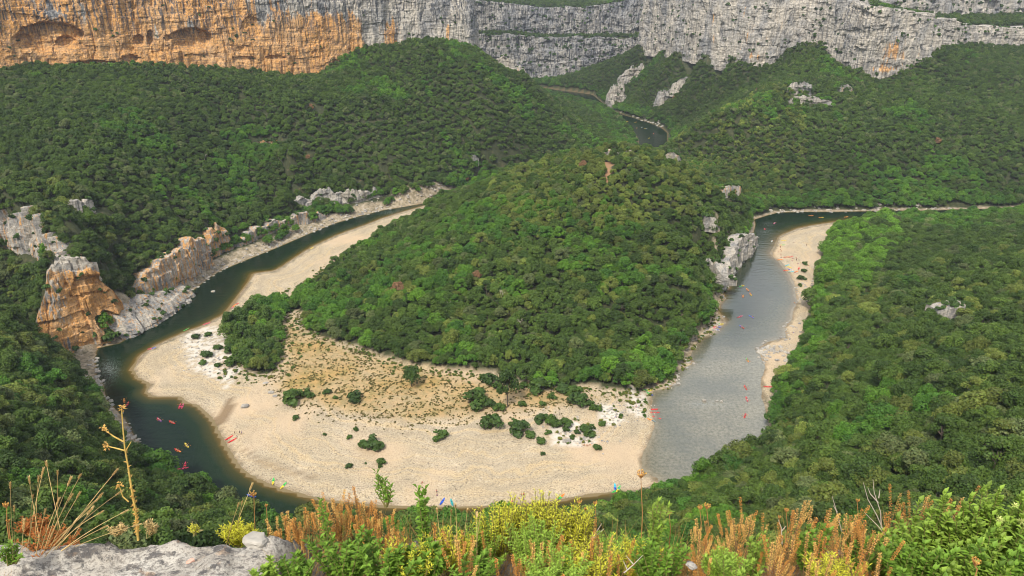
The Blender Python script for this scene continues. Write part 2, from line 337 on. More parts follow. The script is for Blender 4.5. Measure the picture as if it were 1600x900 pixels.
for k, (pts, th, og) in SMALL.items():
    B, T = wall_ends(pts, SMALL_FOOT[k]); n = tangent_normals(B)
    for b, tp, q in zip(B, T, n):
        for bk, up in ((7.0, 0.0), (18.0, 4.0)) if k != 'arch' else ((11.0, 0.0),):
            C.append(np.array((b[0] - q[0] * bk, b[1] - q[1] * bk, tp[2] + up)))
        C.append(np.array((b[0] + q[0] * 2, b[1] + q[1] * 2, b[2] - 0.3)))
for k, (pts, th, og) in FARROCK.items():
    if pts[0][3] is None: continue
    B, T = wall_ends(pts); n = tangent_normals(B)
    for b, tp, q in list(zip(B, T, n))[1:-1:2]:
        C.append(np.array((b[0] + q[0] * 3, b[1] + q[1] * 3, b[2] - 2)))
C = np.array(C)
# thin near-duplicates
keep = []
for i, c in enumerate(C):
    if all((c[0] - C[j][0]) ** 2 + (c[1] - C[j][1]) ** 2 > 2.5 ** 2 for j in keep): keep.append(i)
C = C[keep]
sc_ = 100.0
Dm = np.sqrt((C[:, None, 0] - C[None, :, 0]) ** 2 + (C[:, None, 1] - C[None, :, 1]) ** 2 + 4) / sc_
n_ = len(C); A = np.zeros((n_ + 1, n_ + 1)); A[:n_, :n_] = -Dm - np.eye(n_) * 0.004 * -1; A[n_, :n_] = 1; A[:n_, n_] = 1
wts = np.linalg.solve(A, np.append(C[:, 2], 0))
def rbf(x, y):
    sh = x.shape; x = x.ravel(); y = y.ravel(); o = np.full(x.shape, wts[n_])
    for i in range(n_): o -= wts[i] * np.sqrt((x - C[i, 0]) ** 2 + (y - C[i, 1]) ** 2 + 4) / sc_
    return o.reshape(sh)
ax = np.concatenate([np.linspace(-2500, -1000, 20)[:-1], np.arange(-1000, -340, 7.0), np.arange(-340, 345, 2.8), np.arange(347, 1000, 7.0), np.linspace(1000, 2500, 20)])
ay = np.concatenate([np.linspace(-600, -80, 10)[:-1], np.arange(-80, 140, 5.0), np.arange(140, 640, 2.6), np.arange(641, 1000, 5.0), np.arange(1001, 1480, 8.0), np.linspace(1490, 3600, 20)])
GX, GY = np.meshgrid(ax, ay)
Z = rbf(GX, GY)
def sdf(x, y):
    a = segdist(x, y, RIVER); ia = inside(x, y, RIVER)
    b = segdist(x, y, FAR_RIVER); ib = inside(x, y, FAR_RIVER)
    return np.where(ia | ib, -np.maximum(np.where(ia, a, 0), np.where(ib, b, 0)), np.minimum(a, b))
near = (np.abs(GX) < 700) & (GY > 100) & (GY < 1450)
SD = np.full(GX.shape, 400.0); SD[near] = sdf(GX[near], GY[near])
beach = inside(GX, GY, BEACH) | inside(GX, GY, RBEACH)
lbank = inside(GX, GY, LBANK)
Z += near * (fbm(GX / 40, GY / 40, 0, 3) * 3.5 + fbm(GX / 9, GY / 9, 0, 9, 3) * 0.9) * sstep(12, 60, SD) * (~beach)
zr = Z.copy()
wid = np.where(beach, 22.0, np.where((GX < -40) & (GY < 640), 9.0, 12.0))
k_ = sstep(0, 1, SD / wid)
flat = 0.25 + np.minimum(SD, 40) * 0.05 + fbm(GX / 5, GY / 5, 0, 21, 3) * 0.12 * sstep(0.5, 6, SD)
Z = np.where(beach, flat * 0.5 + 0.5 * np.minimum(np.maximum(zr, 0.3), 4), np.maximum(zr, 0.6))
Z = np.where(SD > 0, 0.02 + SD * 0.06 * (1 - k_) + (Z) * k_, -np.minimum(3.5, -SD * 0.14))
# rocky ledges beside the water step up in small beds
ledge = (SD > 0) & (SD < 16) & (~beach) & (GY < 660)
zb = np.floor(Z / 0.9 + 0.7 * fbm(GX / 12, GY / 12, 0, 5)) * 0.9
Z = np.where(ledge & (Z < 9), 0.35 * Z + 0.65 * np.maximum(zb, 0.1), Z)
# plateaus behind the big cliffs
PLAT = []
def plateau(B, T, ends, drop=0.0, a=12.0, b=24.0):
    global Z
    poly = [tuple(p) for p in B[:, :2]] + ends
    PLAT.append((poly, B[:, :2], b)); ins = inside(GX, GY, poly); ii = np.where(ins)
    x, y = GX[ii], GY[ii]; d = segdist(x, y, B[:, :2], closed=False)
    w = 1 / ((x[:, None] - B[None, :, 0]) ** 2 + (y[:, None] - B[None, :, 1]) ** 2 + 30) ** 1.5
    zt = (w * T[None, :, 2]).sum(1) / w.sum(1) - drop
    Z[ii] = Z[ii] * (1 - sstep(a, b, d)) + (zt + fbm(x / 60, y / 60, 0, 31) * 3 - 1) * sstep(a, b, d)
pl = BIG
plateau(pl['north_lower']['B'], pl['north_lower']['T'], [(420, 1700), (-420, 1700)], 1, 20, 32)
plateau(pl['north_upper']['B'], pl['north_upper']['T'], [(900, 5500), (-900, 5500)], 1)
plateau(pl['east']['B'], pl['east']['T'], [(4500, 1400), (4500, 5000), (420, 5000)], 1)
plateau(pl['east_upper']['B'], pl['east_upper']['T'], [(4500, 1500), (4500, 5000), (420, 5000)], 1)
plateau(pl['west']['B'], pl['west']['T'], [(-70, 1150), (-500, 1900), (-4500, 1900), (-4500, 300)], 1)
# the ground stays below and behind the small rock faces
for k, (pts, th, og) in SMALL.items():
    B, T = wall_ends(pts, SMALL_FOOT[k]); nb = tangent_normals(B)
    m_ = (GX > B[:, 0].min() - 15) & (GX < B[:, 0].max() + 15) & (GY > B[:, 1].min() - 15) & (GY < B[:, 1].max() + 15); ii = np.where(m_)
    x, y = GX[ii], GY[ii]; d = segdist(x, y, B[:, :2], closed=False)
    w = 1 / ((x[:, None] - B[None, :, 0]) ** 2 + (y[:, None] - B[None, :, 1]) ** 2 + 2) ** 2; w /= w.sum(1)[:, None]
    side = (w * ((x[:, None] - B[None, :, 0]) * nb[None, :, 0] + (y[:, None] - B[None, :, 1]) * nb[None, :, 1])).sum(1)   # + in front
    bz = (w * B[None, :, 2]).sum(1); s_ = np.where(side > 0, -d, d)
    lowz = bz + 0.3; f_ = sstep(-5, -1.5, s_) * sstep(9, 5.5, s_)
    Z[ii] = Z[ii] * (1 - f_) + np.minimum(Z[ii], lowz) * f_
def zat(x, y, G=None):
    G = Z if G is None else G
    x = np.asarray(x, float); y = np.asarray(y, float)
    i = np.clip(np.searchsorted(ax, x) - 1, 0, len(ax) - 2); j = np.clip(np.searchsorted(ay, y) - 1, 0, len(ay) - 2)
    fx = (x - ax[i]) / (ax[i + 1] - ax[i]); fy = (y - ay[j]) / (ay[j + 1] - ay[j])
    return G[j, i] * (1 - fx) * (1 - fy) + G[j, i + 1] * fx * (1 - fy) + G[j + 1, i] * (1 - fx) * fy + G[j + 1, i + 1] * fx * fy
def ground(px, py):
    """where the sight line along a bearing meets the ground"""
    x, y, d = [float(q) for q in ray(px, py)]
    s = np.concatenate([np.arange(0.08, 0.6, 0.0004), np.arange(0.6, 1.6, 0.001)])
    zz = CZ + d * s; g = np.maximum(zat(x * s, y * s), 0.0)
    k = np.argmax(zz <= g); return np.array((x * s[k], y * s[k], max(0.0, g[k])))
# ------------------------------------------------------------------ terrain mesh
slab = np.zeros(GX.shape)
for sp in SLABS: slab = np.maximum(slab, inside(GX, GY, sp) * 0.85)
tuft = inside(GX, GY, TUFTS)
gravel = np.where(beach, 1.0, 0.0)
d_tuft = segdist(GX, GY, TUFTS)
dry = np.where(tuft, sstep(0, 7, d_tuft) * 0.75 + 0.25, 0.0)
rockm = np.maximum(slab, np.where((SD > -3) & (SD < np.where(GY < 480, 11, 12)) & ~beach & (GY < 660), 1.0, 0.0)); rockm = np.maximum(rockm, lbank * 1.0)
rockm = np.where((GX > 60) & (GY > 520) & (SD > 3.5), 0, rockm)
gj, gi = np.meshgrid(np.arange(len(ay) - 1), np.arange(len(ax) - 1), indexing='ij')
b0 = (gj * len(ax) + gi).ravel(); quads = np.stack([b0, b0 + 1, b0 + 1 + len(ax), b0 + len(ax)], -1)
mt, t, b = mat('valley_ground'); p = pos(t)
mk = at_node(t, 'masks').outputs['Color']; sep = N(t, 'ShaderNodeSeparateColor'); t.links.new(mk, sep.inputs[0])
n1 = noise(t, p, 0.35, 6); n2 = noise(t, p, 0.05, 5); n3 = noise(t, p, 1.7, 3, 0.75)
vo = noise(t, p, 1.1, kind='ShaderNodeTexVoronoi'); vo2 = noise(t, p, 0.75, kind='ShaderNodeTexVoronoi')
soil = ramp(t, n1, [(0.3, (0.025, 0.035, 0.012)), (0.6, (0.05, 0.055, 0.022)), (0.8, (0.15, 0.11, 0.06))])
grav = ramp(t, n2, [(0.3, (0.45, 0.355, 0.225)), (0.5, (0.42, 0.34, 0.225)), (0.7, (0.49, 0.40, 0.275))])
grav = mixc(t, ramp(t, n3, [(0.38, 0.9), (0.47, 0.0)]), grav, (0.14, 0.11, 0.08))
grav = mixc(t, ramp(t, vo, [(0.16, 0.5), (0.26, 0.0)]), grav, (0.24, 0.20, 0.15))
grav = mixc(t, ramp(t, n3, [(0.58, 0.0), (0.7, 0.7)]), grav, (0.68, 0.60, 0.49))
sdn = at_node(t, 'shore').outputs['Fac']
bn = noise(t, p, 0.045, 3, 0.5)
bd = N(t, 'ShaderNodeTexNoise', noise_dimensions='1D'); bd.inputs['Scale'].default_value = 0.22; bd.inputs['Detail'].default_value = 3; t.links.new(math_(t, 'ADD', sdn, math_(t, 'MULTIPLY', bn, 30.0)), bd.inputs['W'])
grav = mixc(t, 1.0, grav, ramp(t, bd.outputs[0], [(0.32, (0.88, 0.885, 0.89)), (0.5, (1.0, 1.0, 1.0)), (0.66, (1.12, 1.06, 0.94))]), 'MULTIPLY')
sandy = ramp(t, noise(t, p, 0.022, 3), [(0.5, 0.0), (0.62, 0.65)])
grav = mixc(t, sandy, grav, (0.53, 0.39, 0.25))
dryc = mixc(t, ramp(t, n1, [(0.42, 0.0), (0.6, 1.0)]), (0.40, 0.25, 0.09), (0.24, 0.18, 0.055))
rk = ramp(t, n1, [(0.3, (0.13, 0.11, 0.06)), (0.5, (0.31, 0.25, 0.165)), (0.7, (0.44, 0.37, 0.28))])
rk = mixc(t, ramp(t, noise(t, p, 0.9, 5, 0.6, (1, 1, 2)), [(0.36, 0.8), (0.48, 0.0)]), rk, (0.10, 0.09, 0.06))
c = mixc(t, sep.outputs[0], soil, grav)
c = mixc(t, math_(t, 'MULTIPLY', sep.outputs[1], ramp(t, n2, [(0.35, 0.45), (0.6, 0.95)])), c, dryc)
c = mixc(t, sep.outputs[2], c, rk)
wl = at_node(t, 'slab').outputs['Fac']
c = mixc(t, math_(t, 'MULTIPLY', wl, ramp(t, n1, [(0.42, 0.2), (0.52, 1.0)])), c, (0.60, 0.55, 0.47))
wt = at_node(t, 'wet').outputs['Fac']; c = mixc(t, wt, c, (0.17, 0.11, 0.055))
c = mixc(t, at_node(t, 'scree').outputs['Fac'], c, (0.30, 0.16, 0.09))
t.links.new(c, b.inputs['Base Color']); bump(t, b, math_(t, 'ADD', n3, n1), 0.5, 0.6)
me = mesh_np('ground', np.stack([GX, GY, Z], -1).reshape(-1, 3), quads, [mt], smooth=True)
scree_m = inside(GX, GY, wpoly([(936,268),(952,266),(957,288),(945,290)], 58))
masks = np.stack([np.maximum(gravel, scree_m * 0.7), np.maximum(dry, scree_m * 1.0), rockm * (1 - slab), np.ones_like(Z)], -1)
attr(me, 'masks', masks.reshape(-1, 4), 'FLOAT_COLOR'); attr(me, 'slab', slab.ravel()); attr(me, 'scree', scree_m.ravel() * 0.8); attr(me, 'shore', np.clip(SD, -5, 120).ravel())
line = segdist(GX, GY, wpoly([(380,698),(395,712),(420,724),(450,733),(490,743)]), closed=False)
wet = np.where((SD > 0) & (SD < 0.8), 0.5, 0.0); wet = np.maximum(wet, inside(GX, GY, WET) * 0.8); wet = np.maximum(wet, sstep(2.0, 0.6, line) * 0.5)
wet = np.where(SD < 0, 0.7, wet); attr(me, 'wet', wet.ravel())
g_o = tag(link('ground', me), 'valley floor, gravel bars and slopes under the woods', kind='structure')

# ------------------------------------------------------------------ water
wx = np.arange(-360, 620, 3.0); wy = np.arange(185, 1385, 3.0); WX, WY = np.meshgrid(wx, wy)
ws = sdf(WX, WY)
j, i = np.where((ws[:-1, :-1] < 4) | (ws[1:, 1:] < 4)); q0 = j * len(wx) + i
wq = np.stack([q0, q0 + 1, q0 + 1 + len(wx), q0 + len(wx)], -1)
used, inv = np.unique(wq.ravel(), return_inverse=True)
wv = np.stack([WX, WY, np.zeros_like(WX)], -1).reshape(-1, 3)[used]; wd = ws.ravel()[used]
wpx, wpy, _ = proj(wv)
# distance to the gravel side decides how shallow the bed is
inner = segdist(wv[:, 0], wv[:, 1], [tuple(q) for q in i_[13:]], closed=False)
outer_r = segdist(wv[:, 0], wv[:, 1], [tuple(q) for q in o_[52:-4]], closed=False)
depth = np.minimum(inner * 0.34, np.where(wv[:, 0] > 60, outer_r * 0.25, 99)); depth = np.minimum(depth, -wd * 2.0)
shal = sstep(490, 575, wpy) * sstep(930, 1060, wpx) * 0.85 + sstep(1140, 1230, wpx) * sstep(380, 480, wpy) * 0.35
foam = np.zeros(len(wv))
for (fx_, fy_, ra, rb, kk) in ((172, 578, 12, 14, 1.0), (158, 600, 9, 8, 0.9), (1098, 632, 22, 5, 0.6), (1130, 634, 14, 4, 0.5), (1195, 362, 14, 6, 0.45), (610, 332, 16, 4, 0.5), (1200, 350, 10, 4, 0.4)): foam = np.maximum(foam, kk * np.exp(-((wpx - fx_) / ra) ** 2 - ((wpy - fy_) / rb) ** 2))
depth = depth * (1 + 0.25 * fbm(wv[:, 0] / 18, wv[:, 1] / 18, 0, 8))
mw, t, b = mat('river_water'); p = pos(t)
dn = at_node(t, 'depth').outputs['Fac']; sn = at_node(t, 'shallow').outputs['Fac']
wn = noise(t, p, 0.06, 5)
dd = math_(t, 'ADD', math_(t, 'DIVIDE', dn, 5.0), math_(t, 'MULTIPLY', math_(t, 'SUBTRACT', wn, 0.5), 0.15))
deep = ramp(t, dd, [(0.0, (0.20, 0.15, 0.075)), (0.08, (0.105, 0.068, 0.016)), (0.22, (0.042, 0.040, 0.010)), (0.5, (0.011, 0.023, 0.009)), (0.95, (0.007, 0.016, 0.008))])
bed = ramp(t, noise(t, p, 0.7, 6, 0.7), [(0.35, (0.125, 0.12, 0.085)), (0.6, (0.25, 0.23, 0.17))])
bed = mixc(t, ramp(t, noise(t, p, 0.03, 4), [(0.4, 0.0), (0.6, 0.6)]), bed, (0.10, 0.11, 0.095))
c = mixc(t, sn, deep, bed)
fo = math_(t, 'MULTIPLY', at_node(t, 'foam').outputs['Fac'], ramp(t, noise(t, p, 1.6, 5, 0.75, (1, 0.35, 1)), [(0.46, 0.0), (0.62, 1.0)]))
c = mixc(t, math_(t, 'MULTIPLY', fo, 0.45), c, (0.45, 0.48, 0.47)); t.links.new(c, b.inputs['Base Color'])
b.inputs['Roughness'].default_value = 0.09; b.inputs['IOR'].default_value = 1.33; t.links.new(math_(t, 'ADD', 0.20, math_(t, 'MULTIPLY', at_node(t, 'sheen').outputs['Fac'], 1.3)), b.inputs['Specular IOR Level'])
rip = math_(t, 'ADD', noise(t, p, 0.9, 4, 0.6, (1, 0.5, 1)), math_(t, 'MULTIPLY', noise(t, p, 0.25, 3, 0.5, (0.5, 1.3, 1)), 1.3))
bump(t, b, rip, 0.35, 0.25)
me = mesh_np('river_water', wv, inv.reshape(-1, 4), [mw], smooth=True)
attr(me, 'depth', depth); attr(me, 'shallow', shal); attr(me, 'foam', foam); attr(me, 'sheen', sstep(940, 1100, wpx) * sstep(345, 400, wpy))
tag(link('river', me), 'dark green river winding round the gravel bar', kind='structure')

# ------------------------------------------------------------------ rock walls
def rock_wall(name, B, T, thick, og=0.1, amp=1.0, step=2.0, vstep=2.0, m=None, dents=(), sink=3.0, colour=None, seed=1, ends=True, terr=0.0, crag=0.0, bed=1.0, lean=0.1):
    seg = np.r_[0, np.cumsum(np.linalg.norm(np.diff(B[:, :2], axis=0), axis=1))]
    n = max(8, int(seg[-1] / step)); s = np.linspace(0, seg[-1], n)
    def rs(a):
        v = np.interp(s, seg, a); k = max(1, int(n / (len(B) * 3)))
        if k > 1: 
            pad = np.r_[[v[0]] * k, v, [v[-1]] * k]; v = np.convolve(pad, np.ones(2 * k + 1) / (2 * k + 1), 'valid')
        return v
    bx, by, bz, tz = rs(B[:, 0]), rs(B[:, 1]), rs(B[:, 2]), rs(T[:, 2])
    nrm = tangent_normals(np.stack([bx, by], -1))
    hgt = np.maximum(tz - bz, 0.5); hmax = hgt.max()
    if crag:
        ee = np.minimum(s, seg[-1] - s) / max(seg[-1] * 0.28, 1)
        tz = bz + (tz - bz) * ((0.25 if crag > 0.3 else 0.8) + (0.75 if crag > 0.3 else 0.2) * sstep(0, 1, ee + 0.35 * fbm(s / 3, 0 * s, 5, seed))) * (1 + crag * fbm(s / 5.0, 0 * s, 0, seed + 4, 4))
        tz = np.maximum(tz, bz + 0.4)
    else: tz = tz + fbm(s / 14, 0 * s, 0, seed + 4) * min(3, 0.10 * hmax) * 1.2
    nv = max(6, int(hmax / vstep)); v = np.linspace(0, 1, nv)
    nc = max(4, int(thick / max(vstep, thick / 8))); w = np.linspace(0, 1, nc + 1)[1:]
    SS, VV = np.meshgrid(s, v, indexing='ij'); 
    zz = (bz - sink)[:, None] + (tz - bz + sink)[:, None] * VV
    hx = bx[:, None] + 0 * VV; hy = by[:, None] + 0 * VV
    a = amp
    d = fbm(SS / 45, zz / 90, 0, seed) * 7 * a
    d += (0.5 - np.abs(fbm(SS / 13, zz / 60, 3.3, seed + 1))) * 5 * a
    d += fbm(SS / 4.5, zz / 22, 1.1, seed + 2, 3) * 1.9 * a
    lz = zz / (5.5 * (0.5 + a / 2)) + fbm(SS / 30, zz / 30, 0, seed + 3) * 1.4
    d += (vnoise(np.floor(lz) * 7.3, SS / 25, 0, seed + 6)) * 1.8 * a * bed
    d += fbm(SS / 1.6, zz / 2.2, 0, seed + 7, 2) * 0.7 * a
    d += vnoise(np.floor(SS / 7 + 0.8 * fbm(SS / 20, zz / 18, 2, seed + 8)) * 5.1, np.floor(zz / 13 + 0.6 * fbm(SS / 25, zz / 9, 4, seed + 12)) * 3.3, 0, seed + 13) * 2.4 * a * bed
    d -= 1.6 * a * sstep(0.10, 0.0, np.abs(fbm(SS / 9, zz / 45, 6, seed + 14, 3)))
    d -= (VV ** 1.3) * hgt[:, None] * lean + terr * np.floor(VV * 3.999) * 1.0
    e = np.minimum(SS, seg[-1] - SS)
    P0 = np.stack([hx, hy, zz], -1); ppx, ppy, _ = proj(P0)
    for (cx, cy, rx, ry, dep) in dents:
        q = ((ppx - cx) / rx) ** 2 + ((ppy - cy) / ry) ** 2 + 0.25 * fbm(ppx / 9, ppy / 9, 0, seed)
        d -= dep * np.where(ppy < cy, sstep(1.05, 0.82, q), sstep(1.2, 0.1, q))
    if ends: d -= sstep(6, 0, e) * min(thick, 6) * 0.7
    X = hx + nrm[:, 0:1] * d; Y = hy + nrm[:, 1:2] * d
    front = np.stack([X, Y, zz], -1)
    # cap running back, then down
    WW = w[None, :] + 0 * s[:, None]
    capz = tz[:, None] - WW ** 2 * 0.6 * min(3, hmax * 0.25) + fbm(SS[:, :1] / 5 + WW * 3, WW * 2, 0, seed + 9) * 0.5 * min(1, a)
    cap = np.stack([X[:, -1:] - nrm[:, 0:1] * WW * thick, Y[:, -1:] - nrm[:, 1:2] * WW * thick, capz], -1)
    bk = cap[:, -1:, :].copy(); bk[:, 0, 2] = (bz - sink)
    G = np.concatenate([front, cap, bk], 1); nn, mm = G.shape[:2]
    ii, jj = np.meshgrid(np.arange(nn - 1), np.arange(mm - 1), indexing='ij'); f0 = (ii * mm + jj).ravel()
    qd = np.stack([f0, f0 + mm, f0 + mm + 1, f0 + 1], -1)
    e1 = np.arange(mm)[None, ::1]; e2 = ((nn - 1) * mm + np.arange(mm))[None, ::-1]
    me = mesh_np(name, G.reshape(-1, 3), [qd, e1, e2], [m or M_ROCK], smooth=False)
    gp, gq, _ = proj(G)
    if colour: o_, st_ = colour(gp, gq)
    else: o_, st_ = np.full(gp.shape, og), np.full(gp.shape, 0.45)
    attr(me, 'orange', o_.ravel()); attr(me, 'stain', st_.ravel())
    return link(name, me)
def col_west(px, py):
    o = 0.98 - 0.22 * sstep(40, 0, py) - 0.62 * sstep(50, 8, py) * sstep(330, 500, px) - 1.1 * sstep(545, 590, px)
    o += 0.9 * np.exp(-((px - 610) / 17) ** 2) * sstep(-30, 30, py) + 0.75 * np.exp(-((px - 700) / 5) ** 2) + 0.45 * sstep(60, 75, py) * sstep(640, 540, px)
    for (cx, cy, rx, ry) in ((85, 20, 26, 16), (240, 50, 14, 20), (300, 40, 16, 14), (150, 96, 32, 6), (328, 60, 10, 16), (130, 30, 10, 30), (410, 20, 10, 30), (60, 95, 20, 6)):
        o -= 0.5 * np.exp(-((px - cx) / rx) ** 2 - ((py - cy) / ry) ** 2)
    return o, 0.45 + 0.5 * sstep(80, 10, py)
def col_north(px, py): return 0.02 + 0 * px, 0.95 + 0 * px
def col_east(px, py):
    o = 0.08 + 0 * px
    for (cx, cy, rx, ry, k) in ((1395, 82, 14, 20, 0.62), (1380, 108, 22, 6, 0.5), (1115, 30, 8, 20, 0.25), (1170, 60, 12, 30, 0.2), (1180, 88, 20, 5, 0.3)):
        o += k * np.exp(-((px - cx) / rx) ** 2 - ((py - cy) / ry) ** 2)
    return o, 0.45 + 0.4 * np.exp(-((px - 1330) / 40) ** 2) + 0.3 * sstep(1120, 1010, px)
WD = [(78, 60, 54, 26, 7), (40, 66, 14, 12, 4), (103, 68, 17, 12, 4.5), (300, 62, 36, 18, 7), (288, 55, 12, 8, 4), (205, 92, 16, 6, 6), (218, 64, 9, 9, 5), (236, 60, 6, 12, 5), (262, 60, 5, 6, 4), (150, 98, 40, 4, 5), (380, 92, 20, 4, 3), (430, 90, 16, 4, 3), (395, 45, 18, 20, 3)]
w_o = rock_wall('cliff', pl['west']['B'], pl['west']['T'], 20, amp=1.0, step=1.15, vstep=1.15, dents=WD, colour=col_west, bed=0.45, seed=11, sink=14)
tag(w_o, 'tall orange limestone cliff with caves and grey streaks at upper left', 'cliff')
o = rock_wall('cliff', pl['north_lower']['B'], pl['north_lower']['T'], 30, colour=col_north, amp=1.6, bed=0.7, step=1.8, vstep=1.8, m=M_ROCK3, seed=42, sink=14, terr=4); tag(o, 'lower ledged grey cliff across the far gorge, below the scrubby terrace', 'cliff')
o = rock_wall('cliff', pl['north_upper']['B'], pl['north_upper']['T'], 30, colour=col_north, amp=1.5, bed=0.7, step=1.8, vstep=1.8, m=M_ROCK3, seed=53, sink=10); tag(o, 'upper grey cliff of the far gorge with dark trees along its rim', 'cliff')
o = rock_wall('cliff', pl['east']['B'], pl['east']['T'], 24, amp=1.15, bed=0.6, step=1.3, vstep=1.3, colour=col_east, seed=64, sink=14); tag(o, 'pale grey limestone cliff above the right hand wooded slope', 'cliff')
o = rock_wall('cliff', pl['east_upper']['B'], pl['east_upper']['T'], 24, og=0.1, amp=1.1, step=1.6, vstep=1.6, seed=75, sink=8); tag(o, 'short upper cliff tier set back at the top right corner', 'cliff')
LBL = {'orange': 'bright orange riverside cliff at left with a dark tree filled hollow', 'arch': 'low pinkish grey rock shelf curving into the river below the orange cliff', 'bank_a': 'grey and rust rock wall above the left bank where the river widens', 'bank_b': 'narrow leaning rock tower on the left bank among trees', 'bank_c': 'long low rock band along the upper left river bank', 'bank_d': 'grey rock band with a small dark cave among trees above the far left bank', 'outcrop_a': 'big grey outcrop high on the slope at the left edge', 'outcrop_b': 'small pale outcrop in the woods right of the big left outcrop', 'lobe_rock': 'smooth pale rock bluff overhanging the right arm of the river', 'lobe_rock_b': 'small grey rock face among the trees above the pale bluff', 'lobe_rock_c': 'low rock face left of the pale bluff near the water',
 'spur': 'pale rock spine on the left spur skyline', 'fh_a': 'pale rock pillar beside the far bend of the river', 'fh_b': 'large pale outcrop on the far wooded hill above the pillar', 'fh_c': 'pale outcrop in the far woods right of the river pillar', 'fh_d': 'higher pale outcrop at the right of the far woods', 'fh_e': 'long pale ledge near the top of the far wooded hill', 'es_a': 'pale overhanging rock block on the right slope below the cliff', 'es_b': 'longer pale rock band just under the overhanging block', 'es_c': 'thin tan rock strip right of the overhanging block', 'lobe_top': 'flat pale rock on the summit of the central hill', 'lobe_top_b': 'small pale rock right of the summit of the central hill', 'neck': 'pale rock on the saddle right of the central hill', 'near_slab': 'flat grey rock slab in the near right woods', 'ws_a': 'thin rusty ledge in the middle of the left wooded slope', 'ws_b': 'small pale rock low on the left wooded slope'}
ADENT = [(174, 508, 20, 20, 4), (150, 470, 40, 40, 2.5)]
for i, (k, (pts, th, og)) in enumerate(SMALL.items()):
    B, T = wall_ends(pts, SMALL_FOOT[k]); hm = (T - B)[:, 2].max()
    col = (lambda px, py: (0.50 + 0.75 * np.exp(-((px - 152) / 38) ** 2 - ((py - 470) / 44) ** 2) + 0.6 * np.exp(-((px - 84) / 18) ** 2 - ((py - 522) / 16) ** 2) - 0.4 * sstep(432, 410, py), 0.3 + 0 * px)) if k == 'orange' else None
    o = rock_wall('limestone_bluff', B, T, th, og=og, amp=min(0.75, 0.22 + hm / 50), step=0.6, vstep=0.6, crag=0.12 if k in ('orange','arch','lobe_rock') else 0.6 if k == 'outcrop_a' else 0.25 if k in ('bank_a', 'outcrop_b') else 0.55, lean=1.1 if k == 'arch' else 0.1, m=M_ROCK2, seed=100 + i * 9, sink=3.5, dents=ADENT if k == 'orange' else (), colour=col)
    tag(o, LBL[k], 'rock outcrop', 'limestone outcrops of the gorge')
for i, (k, (pts, th, og)) in enumerate(FARROCK.items()):
    if k == 'near_slab': B, T = wall_ends(pts, 44.0)
    else: B, T = wall_ends(pts)
    hm = (T - B)[:, 2].max()
    o = rock_wall('rock_outcrop', B, T, th, og=og, amp=min(0.8, 0.25 + hm / 30), step=0.8, vstep=0.8, crag=0.6, m=M_ROCK2 if B[0][1] < 600 else M_ROCK, seed=300 + i * 9, sink=6)
    tag(o, LBL[k], 'rock outcrop', 'limestone outcrops of the gorge')
# ------------------------------------------------------------------ tree crowns
def leaf_quads(P, Nn, size, r, asp=1.0):
    n = len(P); Nn = Nn / (np.linalg.norm(Nn, axis=1)[:, None] + 1e-9)
    a = r.normal(size=(n, 3)); u = np.cross(Nn, a); u /= np.linalg.norm(u, axis=1)[:, None] + 1e-9; v = np.cross(Nn, u)
    s = size * r.uniform(0.65, 1.3, (n, 1)) / 2
    V = np.stack([P - u * s - v * s * asp, P + u * s - v * s * asp * 0.6, P + u * s * 0.8 + v * s * asp, P - u * s * 0.9 + v * s * asp * 0.8], 1).reshape(-1, 3)
    return V, np.arange(n * 4).reshape(-1, 4)
def crown_mesh(name, seed, Rr=3.2, Hh=6.5, base=1.6, K=14, n=1300, leaf=0.42, loose=0.0, flat=0.0):
    r = np.random.default_rng(seed)
    cen, rad = [], []; ell = r.uniform(0.82, 1.15, 2)
    for k in range(K):
        for _ in range(30):
            d = r.normal(size=3); d /= np.linalg.norm(d); d[2] = abs(d[2]) * 1.1 - 0.15
            w_ = r.uniform(0.55, 0.84); c = np.array((d[0] * Rr * w_ * ell[0], d[1] * Rr * w_ * ell[1], base + (Hh - base) * (0.36 + 0.52 * d[2] * w_ * 1.25)))
            q = r.uniform(0.20, 0.42) * Rr * (14 / K) ** 0.28 * (1 + loose * 0.1)
            if all(np.linalg.norm(c - e) > 0.62 * max(q, 0.1) for e in cen): break
        cen.append(c); rad.append(q)
    cen, rad = np.array(cen), np.array(rad)
    w = rad ** 2; w /= w.sum(); k = r.choice(K, n, p=w)
    d = r.normal(size=(n, 3)); d[:, 2] += 0.35; d /= np.linalg.norm(d, axis=1)[:, None]
    rr = rad[k] * (1 - np.abs(r.normal(size=n)) * 0.16 + r.uniform(0, 0.10 + loose * 0.3, n))
    P = cen[k] + d * rr[:, None] * np.array((1, 1, 0.85))
    Nn = d + r.normal(size=(n, 3)) * 0.55 + np.array((0, 0, 0.3))
    V, Fq = leaf_quads(P, Nn, leaf, r)
    me = mesh_np(name, V, Fq, [M_LEAF])
    sh = np.repeat((0.74 + 0.52 * r.random(n)) * (0.82 + 0.36 * r.random(K))[k], 4)
    attr(me, 'shade', np.stack([sh * (0.9 + 0.2 * np.repeat(r.random(n), 4)), sh, sh * 0.9, sh * 0 + 1], -1), 'FLOAT_COLOR')
    return me, cen
def tube(P0, P1, r0, r1, n=5):
    P0, P1 = np.array(P0, float), np.array(P1, float); a = P1 - P0; a /= np.linalg.norm(a) + 1e-9
    u = np.cross(a, (0.3, 0.9, 0.2)); u /= np.linalg.norm(u); v = np.cross(a, u)
    th = np.arange(n) * 2 * math.pi / n; c = np.cos(th)[:, None] * u + np.sin(th)[:, None] * v
    V = np.concatenate([P0 + c * r0, P1 + c * r1]); i = np.arange(n); j = (i + 1) % n
    return V, np.stack([i, j, j + n, i + n], -1)
